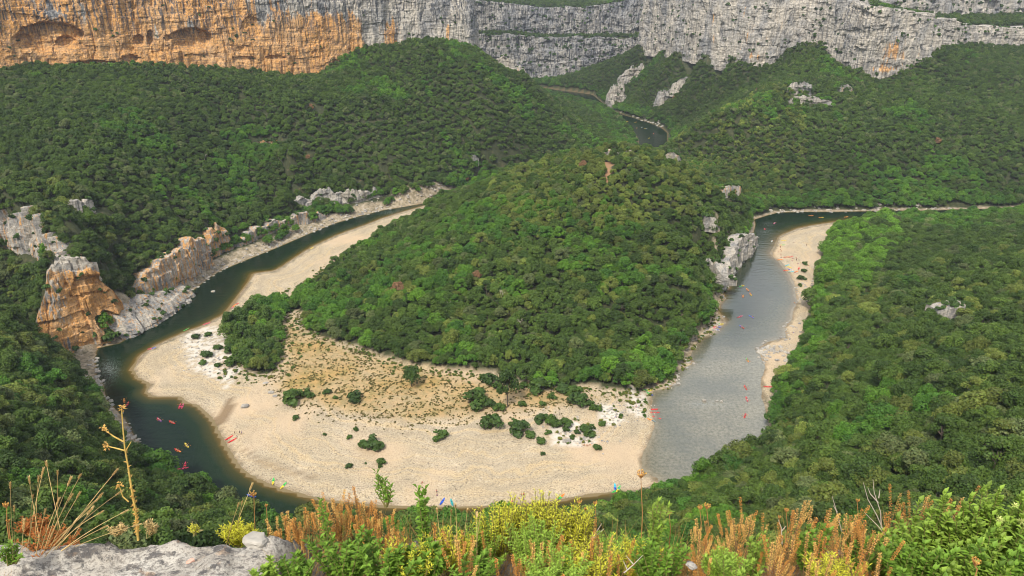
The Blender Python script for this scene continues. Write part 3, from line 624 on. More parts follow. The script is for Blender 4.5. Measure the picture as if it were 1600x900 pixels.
def join_parts(parts):
    V, Fq, o = [], [], 0
    for v, f in parts: V.append(v); Fq.append(f + o); o += len(v)
    return np.concatenate(V), np.concatenate(Fq)
def trunk_mesh(name, seed, cen, Hh=6.5, rt=0.2):
    r = np.random.default_rng(seed + 500); fork = np.array((r.normal() * 0.2, r.normal() * 0.2, Hh * 0.34))
    parts = [tube((0, 0, -1.2), fork, rt, rt * 0.72, 6)]
    for c in cen[::2]: parts.append(tube(fork, c, rt * 0.5, rt * 0.12, 4))
    V, Fq = join_parts(parts); return mesh_np(name, V, Fq, [M_BARK], smooth=True)
def both(name, cm, tm):
    vc = np.empty(len(cm.vertices) * 3); cm.vertices.foreach_get('co', vc); vt = np.empty(len(tm.vertices) * 3); tm.vertices.foreach_get('co', vt)
    fc = np.empty(len(cm.polygons) * 4, int); cm.loops.foreach_get('vertex_index', fc); ft = np.empty(len(tm.polygons) * 4, int); tm.loops.foreach_get('vertex_index', ft)
    V = np.concatenate([vc.reshape(-1, 3), vt.reshape(-1, 3)]); Fq = np.concatenate([fc.reshape(-1, 4), ft.reshape(-1, 4) + len(cm.vertices)])
    me = mesh_np(name, V, Fq, [M_LEAF, M_BARK], mi=np.r_[np.zeros(len(cm.polygons), int), np.ones(len(tm.polygons), int)])
    s = np.ones((len(V), 4)); a = np.empty(len(cm.vertices) * 4, np.float32); cm.attributes['shade'].data.foreach_get('color', a); s[:len(cm.vertices)] = a.reshape(-1, 4)
    attr(me, 'shade', s, 'FLOAT_COLOR'); return me
PROTO = []   # (crown, trunk, joined)
specs = [(1, 3.3, 6.6, 26, 2600, 0.30, 0), (2, 3.0, 6.0, 19, 2200, 0.30, 0), (3, 3.7, 6.8, 34, 3000, 0.30, 0), (4, 3.2, 7.6, 24, 2500, 0.30, 0.4), (5, 2.8, 8.2, 22, 2300, 0.32, 0.8), (6, 3.5, 5.4, 24, 2400, 0.30, 0.2)]
for sd_, Rr, Hh, K, n, lf, lo in specs:
    cm, cen = crown_mesh('tree_crown', sd_, Rr, Hh, 1.3, K, n, lf, lo); tm = trunk_mesh('tree_trunk', sd_, cen, Hh)
    PROTO.append((cm, tm, both('forest_tree', cm, tm)))
FARP = []
for sd_, Rr, Hh, K, n, lf, lo in specs[:4]:
    cm, cen = crown_mesh('tree_crown', sd_ + 40, Rr, Hh, 1.0, min(K, 18), 520, 0.66, lo); tm = trunk_mesh('tree_trunk', sd_, cen[:4], Hh)
    FARP.append(both('forest_tree', cm, tm))
def shrub_mesh(name, seed, Rr, Hh, K, n, lf):
    return crown_mesh(name, seed, Rr, Hh, 0.0, K, n, lf, 0.3)[0]

def proto_collection(name, meshes):
    c = bpy.data.collections.new(name)
    for i, m in enumerate(meshes):
        o = bpy.data.objects.new('p%02d_%s' % (i, name), m); c.objects.link(o)
    return c
def scatter(name, P, rot, scl, idx, tint, coll, label):
    me = bpy.data.meshes.new(name); me.vertices.add(len(P)); me.vertices.foreach_set('co', np.asarray(P, np.float32).ravel())
    attr(me, 'rot', rot, 'FLOAT_VECTOR'); attr(me, 'scl', scl, 'FLOAT_VECTOR'); attr(me, 'idx', idx, 'INT')
    attr(me, 'tint', np.c_[tint, np.ones(len(P))], 'FLOAT_COLOR')
    g = bpy.data.node_groups.new(name, 'GeometryNodeTree')
    g.interface.new_socket('Geometry', in_out='INPUT', socket_type='NodeSocketGeometry'); g.interface.new_socket('Geometry', in_out='OUTPUT', socket_type='NodeSocketGeometry')
    gi_, go_ = N(g, 'NodeGroupInput'), N(g, 'NodeGroupOutput')
    ci = N(g, 'GeometryNodeCollectionInfo'); ci.inputs[0].default_value = coll; ci.inputs['Separate Children'].default_value = True; ci.inputs['Reset Children'].default_value = True
    ip = N(g, 'GeometryNodeInstanceOnPoints'); ip.inputs['Pick Instance'].default_value = True
    def na(nm, ty):
        a = N(g, 'GeometryNodeInputNamedAttribute', data_type=ty); a.inputs[0].default_value = nm; return a.outputs[0]
    l = g.links.new
    l(gi_.outputs[0], ip.inputs['Points']); l(ci.outputs[0], ip.inputs['Instance']); l(na('idx', 'INT'), ip.inputs['Instance Index'])
    e2r = N(g, 'FunctionNodeEulerToRotation'); l(na('rot', 'FLOAT_VECTOR'), e2r.inputs[0]); l(e2r.outputs[0], ip.inputs['Rotation'])
    l(na('scl', 'FLOAT_VECTOR'), ip.inputs['Scale']); l(ip.outputs[0], go_.inputs[0])
    o = link(name, me); md = o.modifiers.new('scatter', 'NODES'); md.node_group = g
    tag(o, label, kind='stuff'); return o

# ------------------------------------------------------------------ the woods
cell = 3.7
cx_, cy_ = np.meshgrid(np.arange(-760, 960, cell), np.arange(84, 1500, cell))
X = (cx_ + rng.uniform(-1.6, 1.6, cx_.shape)).ravel(); Y = (cy_ + rng.uniform(-1.9, 1.9, cx_.shape)).ravel()
Zt = zat(X, Y); P = np.stack([X, Y, Zt + 3], -1); qx, qy, qf = proj(P)
ok = (qx > -130) & (qx < 1730) & (qy > -40) & (qy < 930) & (Y > 60)
X, Y, Zt, qx, qy = [a[ok] for a in (X, Y, Zt, qx, qy)]
def slope_at(x, y, e=3.0): return np.hypot(zat(x + e, y) - zat(x - e, y), zat(x, y + e) - zat(x, y - e)) / (2 * e)
ex = []
for _ in range(2):       # steep ground carries more crowns per square metre of map
    x2 = X + rng.uniform(-2, 2, len(X)); y2 = Y + rng.uniform(-2, 2, len(X)); s2 = slope_at(x2, y2); k2 = rng.random(len(X)) < np.clip((s2 - 0.8) * 0.8, 0, 1); ex.append((x2[k2], y2[k2]))
X = np.concatenate([X] + [a[0] for a in ex]); Y = np.concatenate([Y] + [a[1] for a in ex]); Zt = zat(X, Y); qx, qy, _ = proj(np.stack([X, Y, Zt + 3], -1))
sdp = zat(X, Y, SD); lim = np.where((X < -40) & (Y < 640) & (Y > 240), np.where(Y < 470, 9, 6), np.where(Y > 800, 4, 4.0)); lim = np.where((Y < 270), 3.0, lim)
ok = (sdp > lim) & ~inside(X, Y, BEACH) & ~inside(X, Y, RBEACH) & ~inside(X, Y, LBANK)
e = 3.0; slope = np.hypot(zat(X + e, Y) - zat(X - e, Y), zat(X, Y + e) - zat(X, Y - e)) / (2 * e)
ok &= slope < 6
for poly, line_, bb in PLAT:
    dl = segdist(X, Y, line_, closed=False); ok &= np.where(inside(X, Y, poly), dl > bb + 3, dl > 3.0)
for k, (pts, th, og) in SMALL.items():
    B, T = wall_ends(pts, SMALL_FOOT[k]); nb = tangent_normals(B); Bf = B[:, :2] + nb * (3.5 if k != 'outcrop_a' else 1.0)
    ok &= segdist(X, Y, Bf, closed=False) > (2.2 if 'lobe' in k else 3.4 if k in ('bank_c', 'bank_d', 'outcrop_b', 'outcrop_a') else 5.0)
for k, (pts, th, og) in FARROCK.items():
    B, T = wall_ends(pts, 44.0); nb = tangent_normals(B); Bf = B[:, :2] + nb * 3
    ok &= segdist(X, Y, Bf, closed=False) > (2.2 if k in ('neck', 'lobe_top', 'lobe_top_b', 'es_c', 'ws_b') else 3.4)
scree = [wpoly([(936,268),(952,266),(957,288),(945,290)], 58)]
for sp in scree: ok &= ~inside(X, Y, sp)
gapn = fbm(X / 13, Y / 13, 0, 77, 3); ok &= gapn > -0.68
ok &= ~((fbm(X / 30, Y / 12, 0, 78, 3) > 0.64) & (Y > 420) & (X < 60) & (sdp > 30))
X, Y, Zt, qx, qy, sdp = [a[ok] for a in (X, Y, Zt, qx, qy, sdp)]
n = len(X)
dist = np.sqrt(X ** 2 + Y ** 2 + (CZ - Zt) ** 2)
reg = np.where((X > 60) & (Y < 590) & ~inside(X, Y, RIVER), 2, 0)                  # right near slope
lobe = (qx > 350) & (qx < 1190) & (Y > 290) & (Y < 640) & (segdist(X, Y, [tuple(q) for q in o_[:60]], closed=False) > 20)
outer = [tuple(q) for q in o_[:33]]
left_side = (X < -20) & ~inside(X, Y, [tuple(q) for q in i_] ) 
lobe_poly = [tuple(q) for q in i_] + [tuple(q) for q in at([800, 900, 1000, 1100, 1150], [272, 258, 240, 262, 300], 40.0)[:, :2]]
lobe = inside(X, Y, lobe_poly) | ((Y > 420) & (Y < 600) & (X > -70) & (X < 190) & (sdp > 2) & (zat(X, Y) > 12) & (qx < 1185))
base = rng.random(n)
fn = fbm(X / 55, Y / 55, 0, 91, 4)
size = 0.70 + (0.40 + 0.35 * (Y < 420)) * base ** 2.4 + 0.14 * fn
low = sstep(14, 3, Zt) * sstep(60, 10, sdp)
size = size * (1 + 0.25 * low)
size *= np.where(Y < 300, 1.10, 1.0)
size = np.where(Y > 640, size * 0.95, size)
bigR = inside(X, Y, wpoly([(1270,480),(1285,345),(1345,335),(1400,345),(1390,420),(1330,480)], 3)); size = np.where(bigR, size * 1.4, size)
dark = np.array((0.034, 0.072, 0.010)); mid = np.array((0.082, 0.142, 0.018)); yel = np.array((0.160, 0.215, 0.034)); brt = np.array((0.095, 0.205, 0.014)); grn = np.array((0.046, 0.130, 0.014)); ogr = np.array((0.115, 0.155, 0.045)); brn = np.array((0.22, 0.13, 0.06))
tint = dark + (mid - dark) * rng.random((n, 1)) ** 0.8
k = rng.random(n)
tint = np.where((k < 0.10)[:, None], ogr * rng.uniform(0.7, 1.1, (n, 1)), tint)
brm = (fn + 0.5 * fbm(X / 16, Y / 16, 0, 93, 2) + 0.3 * low) > 0.34
tint = np.where((brm & (k < 0.75))[:, None], grn + (brt - grn) * rng.random((n, 1)), tint)
tint = np.where(((low > 0.5) & (rng.random(n) < 0.55))[:, None], grn + (brt - grn) * rng.random((n, 1)), tint)
tint = np.where((bigR & (rng.random(n) < 0.6))[:, None], brt * rng.uniform(0.8, 1.25, (n, 1)), tint)
hill = (lobe & (Zt > 40)) | ((X > 120) & (Y > 600) & (Y < 800) & (qx < 1260) & (qy > 130)); hk = np.where(hill, np.where(Y < 600, 0.45, 0.28), 0.0) + np.where(Y < 430, 0.12, 0)
tint = np.where((rng.random(n) < hk)[:, None], yel * rng.uniform(0.55, 1.0, (n, 1)), tint)
tint = np.where((rng.random(n) < 0.0012)[:, None], brn, tint)
tint = tint * np.where(Y > 850, 0.85, 1.0)[:, None] * np.where(lobe, 1.22, 1.18)[:, None] * rng.uniform(0.80, 1.2, (n, 1)) * np.array((1.0, 0.94, 1.12)) * (1 + 0.22 * fbm(X / 38, Y / 38, 0, 99, 3))[:, None]
pind = rng.integers(0, 6, n); rz = rng.uniform(0, 6.283, n)
sxy = size * rng.uniform(0.9, 1.15, n); szz = size * rng.uniform(0.85, 1.1, n)
# the largest in view stand as trees of their own
vis = (qx > 4) & (qx < 1596) & (qy > 4) & (qy < np.where((qx < 420) , 812, np.where(qx > 1050, 790, 760)))
fgc = np.interp(qx, [0, 240, 250, 420, 430, 700, 900, 1000, 1180, 1420, 1600], [780, 800, 815, 815, 770, 765, 765, 800, 800, 775, 750]); vis &= qy < fgc
topz = Zt + 6.5 * szz
blocked = np.zeros(n, bool)
for f in np.linspace(0.55, 0.985, 30):
    zz = CZ + (topz - CZ) * f; blocked |= zat(X * f, Y * f) + 2.0 > zz
score = np.where(vis & ~blocked, size / dist, 0)
order = np.argsort(-score)[:300]
own = np.zeros(n, bool); own[order] = True
print('trees', n, 'own dist', dist[order].min(), dist[order].max())
nearm = (~own) & (Y < 640); farm = (~own) & (Y >= 640)
def sc_forest(name, m, meshes, label, cname):
    q = np.where(m)[0]
    return scatter(name, np.stack([X[q], Y[q], Zt[q] - 0.3], -1), np.stack([0 * q, 0 * q, rz[q]], -1), np.stack([sxy[q], sxy[q], szz[q]], -1), pind[q] % len(meshes), tint[q], proto_collection(cname, meshes), label)
leftm = (~lobe) & ((qx < 700) | ((qx < 1000) & (Y > 640) & (Y < 900) & (X < 140)))
rightm = (~lobe) & ~leftm
jm = [p_[2] for p_ in PROTO]
m1 = (Y < 640)
sc_forest('forest', (~own) & lobe, jm, 'dense green wood covering the rounded central hill inside the river bend', 'oak_near')
sc_forest('forest', (~own) & leftm & m1, jm, 'dark green wood on the near and middle slopes left of the river', 'oak_left')
sc_forest('forest', (~own) & rightm & m1, jm, 'green wood on the near slope right of the river', 'oak_right')
sc_forest('forest', (~own) & ~lobe & ~m1, FARP, 'distant dark green woods on the upper slopes, terraces and rims under the cliffs', 'oak_far')
regname = {0: 'on the near left slope above the river', 1: 'on the central hill', 2: 'on the near right slope'}
for q in order:
    rg = 1 if lobe[q] else (2 if X[q] > 20 else 0)
    c_ = tint[q]; lum = c_.sum()
    tone = 'olive green' if c_[0] > 0.8 * c_[1] else 'bright green' if c_[1] > 0.17 else 'dark green' if lum < 0.19 else 'mid green'
    sz = 'large' if size[q] > 1.15 else 'small' if size[q] < 0.8 else 'medium'
    o = empty('oak_tree', (X[q], Y[q], Zt[q] - 0.2), rz[q]); o.scale = (sxy[q], sxy[q], szz[q])
    u, v = qx[q], qy[q]
    if rg == 1: zone = 'low on the central hill' if v > 480 else 'high on the central hill'
    elif rg == 0: zone = 'at the left edge above the golden grass' if u < 110 and v > 650 else 'at the left edge below the orange cliff' if u < 130 else 'behind the tall dry stalk' if u < 260 else 'by the water under the left bend'
    elif math.hypot(u - 1497, v - 485) < 90: zone = 'close to the flat grey rock slab'
    elif v < 470: zone = 'behind the right hand beach' if u < 1420 else 'far up at the right edge'
    elif sdp[q] < 35 and v < 720: zone = 'on the bank of the right river reach'
    elif v > 690: zone = 'just above the tall pale leafy sprig' if u < 1190 else 'just above the orange spikes at right' if u < 1400 else 'just above the bright right thicket'
    else: zone = 'low in the middle of the right woods' if v > 590 else 'in the middle of the right woods'
    place = zone if True else regname[rg] if rg == 1 else ('on the near left slope, ' if rg == 0 else 'on the near right slope, ') + ('towards the river' if sdp[q] < 40 else 'well above the river')
    tag(o, f'{sz} {tone} round tree {place}', 'tree', f'{sz} {tone} trees {place}')
    cr = link('crown', PROTO[pind[q]][0], o); cr['tint'] = [float(v) for v in (*c_, 1.0)]
    link('trunk', PROTO[pind[q]][1], o)
# ------------------------------------------------------------------ scrub on cliffs and terraces, dry tufts, shrubs on the gravel
def wall_points(o, n, seed, up=0.12, lo=0.0):
    me = o.data; nv = len(me.polygons); c = np.empty(nv * 3); nr = np.empty(nv * 3)
    me.polygons.foreach_get('center', c); me.polygons.foreach_get('normal', nr); c = c.reshape(-1, 3); nr = nr.reshape(-1, 3)
    r = np.random.default_rng(seed); px, py, _ = proj(c)
    ok = np.where((np.abs(nr[:, 2]) > up) & (py > 2) & (px > -40) & (px < 1640) & (c[:, 2] < CZ))[0]
    nzv = fbm(c[ok, 0] / 18, c[ok, 1] / 18, c[ok, 2] / 9, seed); ok = ok[nzv > lo]
    return c[r.choice(ok, min(n, len(ok)), replace=False)]
SHR = [shrub_mesh('shrub_leaves', 71 + i, 1.5, 2.2, 8, 500, 0.34) for i in range(3)]
SHR_F = [shrub_mesh('shrub_leaves', 81 + i, 1.5, 2.2, 5, 120, 0.75) for i in range(2)]
cliffs = [o for o in COL.objects if o.name.startswith('cliff')]
PP, SC = [], []
for o, n, s0, lo in zip(cliffs, (90, 420, 260, 330, 160), (0.9, 1.5, 1.3, 1.1, 1.3), (0.15, -0.1, 0.0, -0.05, -0.2)):
    q = wall_points(o, n, 5, 0.25, lo); PP.append(q); SC.append(np.full(len(q), s0))
for o in [o for o in COL.objects if o.name.startswith(('limestone_bluff', 'rock_outcrop'))]:
    q = wall_points(o, 26, 6, 0.25, -0.3); PP.append(q); SC.append(np.full(len(q), 0.85))
PP = np.concatenate(PP); SC = np.concatenate(SC) * rng.uniform(0.5, 1.4, len(PP)); n = len(PP)
tn = np.array((0.042, 0.078, 0.018)) * rng.uniform(0.8, 2.2, (n, 1))
scatter('scrub_vegetation', PP - np.array((0, 0, 0.5)), np.stack([0 * SC, 0 * SC, rng.uniform(0, 6, n)], -1), np.stack([SC, SC, SC], -1), rng.integers(0, 2, n), tn, proto_collection('scrub', SHR_F), 'small dark scrub clinging to ledges of the cliffs')

# dry tufts dotted over the upper bar
r_ = np.random.default_rng(12)
xs = r_.uniform(-150, 80, 60000); ys = r_.uniform(250, 420, 60000)
dt = segdist(xs, ys, TUFTS) * np.where(inside(xs, ys, TUFTS), 1, -1)
dens = sstep(-9, 7, dt + 8 * fbm(xs / 14, ys / 14, 0, 44)) * (0.55 + 0.45 * fbm(xs / 5, ys / 5, 0, 45))
ok = (r_.random(60000) < dens * 1.0) & inside(xs, ys, BEACH) & (fbm(xs / 1.7, ys / 1.7, 0, 46, 2) > -0.05)
xs, ys = xs[ok], ys[ok]
tf = []
for i in range(3):
    rr = np.random.default_rng(200 + i); m_ = 46; ang = rr.uniform(0, 6.28, m_); rad = rr.uniform(0, 0.45, m_)
    P_ = np.stack([np.cos(ang) * rad, np.sin(ang) * rad, rr.uniform(0.08, 0.38, m_)], -1)
    V_, F_ = leaf_quads(P_, P_ * np.array((1, 1, 0.6)) + rr.normal(size=(m_, 3)) * 0.4, 0.26, rr)
    me = mesh_np('tuft', V_, F_, [M_LEAF]); attr(me, 'shade', np.repeat(np.c_[rr.uniform(0.7, 1.3, (m_, 1)) * np.ones((1, 3)), np.ones(m_)], 4, 0), 'FLOAT_COLOR'); tf.append(me)
n = len(xs); sz = r_.uniform(0.4, 1.0, n); tn = np.array((0.19, 0.155, 0.05)) * r_.uniform(0.5, 1.2, (n, 1)) + np.array((0, 0.02, 0)) * r_.random((n, 1))
scatter('dry_grass', np.stack([xs, ys, zat(xs, ys)], -1), np.stack([0 * xs, 0 * xs, r_.uniform(0, 6, n)], -1), np.stack([sz * 1.3, sz, sz], -1), r_.integers(0, 3, n), tn, proto_collection('tufts', tf), 'dry olive grass tufts dotted over the upper gravel bar')
# low green edge growth along the foot of the central wood and on the slabs
xs = r_.uniform(-150, 150, 30000); ys = r_.uniform(250, 480, 30000)
de = segdist(xs, ys, BEACH[-41:], closed=False); ok = inside(xs, ys, BEACH) & (r_.random(30000) < np.where(de < 6, 0.5, np.where(de < 12, 0.12, 0.0)))
for s_ in SLABS: ok |= inside(xs, ys, s_) & (r_.random(30000) < 0.2)
xs, ys = xs[ok], ys[ok]; n = len(xs); sz = r_.uniform(0.25, 0.75, n) ** 1.2; gx_ = r_.random((n, 1))
tn = np.array((0.06, 0.12, 0.02)) * (1 - gx_) + np.array((0.19, 0.19, 0.04)) * gx_
scatter('undergrowth', np.stack([xs, ys, zat(xs, ys) - 0.1], -1), np.stack([0 * xs, 0 * xs, r_.uniform(0, 6, n)], -1), np.stack([sz, sz, sz * 0.8], -1), r_.integers(0, 2, n), tn, proto_collection('under', SHR_F), 'low green undergrowth along the foot of the wooded hill')

def lone(px, py, wpx, cat, label, tone=0.5, tall=1.0, group='bushes on the gravel bar'):
    g = ground(px, py); D = math.hypot(g[1], g[0]); sc = wpx * (g[1] / (F * CT)) / 3.1
    i = int(abs(px * 7 + py)) % 3
    o = empty('tree' if cat == 'tree' else 'bush', g - np.array((0, 0, 0.15)), px * 0.37); 
    c_ = np.array((0.045, 0.085, 0.018)) * (1 - tone) + np.array((0.085, 0.15, 0.022)) * tone
    if cat == 'tree':
        k_ = sc * 3.0 / 6.4; o.scale = (k_, k_, k_ * tall); pr = PROTO[i + 2]
        cr = link('crown', pr[0], o); link('trunk', pr[1], o)
    else:
        o.scale = (sc, sc, sc * 0.75 * tall); cr = link('foliage', SHR[i], o)
        V_, F_ = join_parts([tube((0, 0, -0.4), (0.3 * math.cos(a), 0.3 * math.sin(a), 0.9), 0.07, 0.03, 4) for a in (0.3, 2.2, 4.4)])
        link('stem', mesh_np('stem', V_, F_, [M_BARK]), o)
    cr['tint'] = [float(v) for v in (*c_, 1.0)]
    tag(o, label, cat, group if cat == 'bush' else None)
lone(644, 604, 34, 'tree', 'lone small tree standing on the dry tufted ground at the middle of the bar', 0.3, 1.15)
lone(794, 636, 42, 'tree', 'conical dark tree at the edge of the bar above a clump of bushes', 0.15, 1.5)
BUSH = [(555, 622, 26, 'round bush on the tufted ground left of the lone small tree'), (460, 622, 36, 'wide dark bush on the left tip of the tufted ground'), (480, 616, 22, 'dark bush just right of the widest left bush'), (511, 614, 14, 'small bush between the wide left bush and the round bush'), (524, 622, 9, 'tiny bush right of the small one on the tufts'), (462, 654, 13, 'small lone bush on bare gravel at the upper left of the bar'), (582, 695, 36, 'large dark round bush alone in the middle of the gravel'), (546, 684, 11, 'small bush just left of the large dark round bush'), (556, 671, 10, 'small bush above left of the large dark round bush'), (507, 679, 7, 'tiny bush on gravel far left of the large round bush'), (545, 730, 13, 'small round bush low on the gravel at left'), (598, 722, 18, 'flat bush on the gravel below the large round bush'), (594, 730, 9, 'tiny bush touching the flat bush from below'), (571, 724, 5, 'dot sized bush left of the flat bush'), (687, 681, 26, 'low wide bush on gravel at the middle of the bar'),
 (740, 626, 44, 'long low bush left of the conical tree'), (762, 632, 22, 'bush at the left foot of the conical tree'), (779, 640, 22, 'bush in front of the conical tree'), (818, 632, 16, 'bush at the right foot of the conical tree'), (771, 663, 36, 'long low bush on gravel below the conical tree'), (815, 672, 36, 'big dark bush cluster below right of the conical tree'), (826, 680, 20, 'rounded bush at the lower end of the big dark cluster'), (804, 661, 18, 'bush at the upper left end of the big dark cluster'), (848, 656, 24, 'bush at the left of the arc of bushes by the white slabs'), (862, 660, 26, 'dark bush in the middle of the arc by the white slabs'), (880, 664, 26, 'tall bush at the right of the arc by the white slabs'), (886, 672, 14, 'bush hanging below the right end of the arc'), (856, 676, 12, 'small bush on the white slab below the arc'), (843, 690, 18, 'low bush left below the white slab'), (919, 674, 28, 'dark bush pair at the right of the white slab'), (903, 676, 12, 'small bush left of the dark pair on the slab'), (894, 684, 10, 'small round bush below the slab centre'), (932, 700, 15, 'round bush at the lower right end of the slabs'), (848, 710, 10, 'small bush on open gravel below the slabs'), (941, 662, 14, 'narrow bush on the right hand white slabs'), (930, 640, 18, 'bush above the right hand white slabs'), (905, 628, 34, 'long bush group near the wood edge right of the conical tree'), (847, 632, 12, 'small bush between the conical tree and the long group'), (862, 622, 14, 'small bush beside the wood right of the conical tree'), (922, 630, 16, 'bush at the right end of the long group'), (765, 596, 30, 'bush in front of the wood left of the reddish patch'), (775, 606, 20, 'smaller bush below the one left of the reddish patch'), (848, 606, 40, 'broad bright bush at the foot of the wood'), (876, 608, 26, 'bush right of the broad bright bush'), (898, 612, 24, 'bush at the wood edge right of the broad bright bush'), (818, 604, 16, 'bush left of the broad bright bush'), (908, 669, 9, 'tiny bush above the dark pair'), (1046, 588, 18, 'bush among pale boulders at the right bank of the hill'), (1008, 640, 6, 'tiny bush near the beached red kayaks'), (970, 650, 9, 'tiny bush at the right end of the white slabs'), (308, 527, 15, 'bush on white slabs at the upper left of the bar'), (325, 524, 12, 'second bush on the white slabs at left'), (340, 545, 14, 'bush on the slabs below the left tree clump'), (322, 556, 18, 'low bush in the middle of the left slabs'), (316, 567, 14, 'lower bush on the left slabs'), (341, 572, 12, 'bush at the lower right of the left slabs'), (360, 548, 22, 'bush at the left foot of the tree clump'), (366, 566, 24, 'bush below the tree clump'), (1258, 412, 9, 'dark low bush on the right hand beach'), (1257, 424, 10, 'second dark low bush on the right hand beach'), (1252, 436, 12, 'scrubby bush lower on the right hand beach'), (1249, 446, 8, 'small bush at the narrow end of the right hand beach'), (176, 528, 30, 'dark bush filling the hollow of the orange cliff'), (166, 520, 22, 'dark bush at the left of the cliff hollow')]
for i, b_i in enumerate(BUSH): lone(b_i[0], b_i[1] + b_i[2] * 0.12, b_i[2] * 1.15, 'bush', b_i[3], (i * 37 % 10) / 14.0)
# clump of trees on the beach behind the white slabs
for i, (px, py, w, tl) in enumerate([(376, 512, 36, 1.0), (396, 502, 34, 1.0), (414, 512, 34, 1.0), (384, 534, 36, 1.0), (408, 538, 34, 1.0), (396, 556, 30, 0.9), (418, 558, 28, 0.9), (364, 528, 24, 0.9), (408, 576, 28, 0.8), (424, 528, 24, 0.9), (392, 490, 24, 0.9), (410, 490, 22, 0.9)]):
    lone(px, py, w, 'tree', 'bright green tree in the clump between the white slabs and the tufted ground', 0.55 + 0.4 * (i % 3) / 2, tl)
    COL.objects[-1]
for o in [o for o in COL.objects if o.get('label', '').startswith('bright green tree in the clump')]: o['group'] = 'trees of the clump on the gravel bar'

# ------------------------------------------------------------------ boulders
def boulder(name, c, rx, ry, rz_, seed, m, label=None, group=None, rot=0.0, cat='boulder'):
    import bmesh
    bm = bmesh.new(); bmesh.ops.create_icosphere(bm, subdivisions=3, radius=1)
    V = np.array([v.co[:] for v in bm.verts]); Fq = np.array([[v.index for v in f.verts] for f in bm.faces]); bm.free()
    q = V + seed * 3.7; d = 1 + 0.55 * fbm(q[:, 0] * 1.3, q[:, 1] * 1.3, q[:, 2] * 1.3, seed, 4, 0.65); V = V / np.maximum(np.abs(V).max(1), np.linalg.norm(V, axis=1) * 0.78)[:, None] * 0.85
    V = V * d[:, None]; V = np.sign(V) * np.abs(V) ** 0.86 * np.array((rx, ry, rz_))
    me = mesh_np(name, V, Fq, [m]); attr(me, 'orange', np.full(len(V), 0.12)); attr(me, 'stain', np.full(len(V), 0.3))
    o = link(name, me, loc=c, rot=(0, 0, rot)); tag(o, label, cat, group); return o
for px, py, w, h, lb in [(293, 473, 15, 0.5, 'largest pale boulder standing in the dark water of the left arm'), (333, 456, 7, 0.4, 'small pale boulder further up the left arm'), (264, 488, 13, 0.4, 'flat pale rock by the left bank below the bluff'), (309, 449, 6, 0.4, 'small rock by the left bank upstream'), (153, 582, 9, 0.5, 'pale rock at the left bank near the rapid'), (1100, 627, 7, 0.7, 'dark wet boulder in the middle of the right arm'), (1120, 627, 5, 0.6, 'small boulder right of the dark wet one'), (1127, 628, 5, 0.6, 'smallest boulder in the row in the right arm'), (1137, 433, 5, 0.5, 'small rock at the foot of the pale bluff'), (1146, 434, 7, 0.5, 'flat rock in the water at the foot of the pale bluff'), (1060, 601, 8, 0.5, 'dark rock at the gravel point on the right bank'), (1042, 606, 6, 0.6, 'brown rock beside the gravel point'), (383, 636, 14, 0.5, 'grey boulder on sand at the upper left of the bar'), (424, 614, 10, 0.4, 'pale boulder by the wide dark bush'), (430, 620, 8, 0.4, 'second pale boulder by the wide dark bush'), (415, 599, 9, 0.3, 'pale boulder under the tree clump'), (886, 690, 16, 0.3, 'grey rock at the middle of the white slabs'), (916, 686, 14, 0.3, 'grey rock right of the middle of the slabs')]:
    g = ground(px, py); k = w * g[1] / (F * CT) / 2
    boulder('boulder', g + np.array((0, 0, k * h * 0.25)), k, k * 0.75, k * h, int(px), M_ROCK2, lb, 'boulders in and beside the river')
# loose rocks along the banks
BL = [boulder('rock_block', (0, 0, 0), 1, 0.8, 0.6, 900 + i, M_ROCK2, 'x') for i in range(4)]
bms = [o.data for o in BL]
for o in BL: bpy.data.objects.remove(o)
bp = []
def along(p0, p1, n, spread, s0):
    for i in range(n):
        f = r_.random(); a = at(p0[0] + (p1[0] - p0[0]) * f, p0[1] + (p1[1] - p0[1]) * f, 0.3)
        bp.append((a[0] + r_.normal() * spread, a[1] + r_.normal() * spread, s0 * r_.uniform(0.4, 1.5)))
for seg in [((205,516),(262,484),50,2.5,0.9), ((262,484),(340,422),70,3,0.9), ((340,422),(470,366),90,4,0.8), ((470,366),(620,318),120,5,0.9), ((640,318),(700,304),40,3,1.1), ((148,560),(165,640),90,3,0.9), ((165,640),(248,738),120,2.6,0.8), ((1130,462),(1128,500),40,3,0.8), ((1120,505),(1082,548),60,3,0.7), ((1084,560),(1045,605),60,3,0.7), ((1190,545),(1225,560),80,5,0.9), ((1240,475),(1262,440),60,5,0.7), ((1236,500),(1222,535),40,3,0.7), ((1135,400),(1130,450),30,2,1.2), ((1200,330),(1480,324),120,5,1.2), ((960,168),(1040,200),60,4,1.3), ((300,530),(350,590),160,5,0.5), ((880,665),(925,690),120,5,0.45), ((945,635),(970,660),90,4,0.45), ((990,610),(1010,650),70,4,0.4), ((1150,560),(1195,565),0,1,1)]: along(*seg)
bp = np.array(bp); sdb = zat(bp[:, 0], bp[:, 1], SD); bp = bp[(sdb > -1.5)]
n = len(bp); M_RB = M_ROCK2
o = scatter('rubble', np.c_[bp[:, :2], zat(bp[:, 0], bp[:, 1])], np.stack([r_.uniform(-.3, .3, n), r_.uniform(-.3, .3, n), r_.uniform(0, 6, n)], -1), np.stack([bp[:, 2], bp[:, 2], bp[:, 2] * 0.8], -1), r_.integers(0, 4, n), np.ones((n, 3)), proto_collection('blocks', bms), 'loose pale rocks strewn along the river banks and slabs')

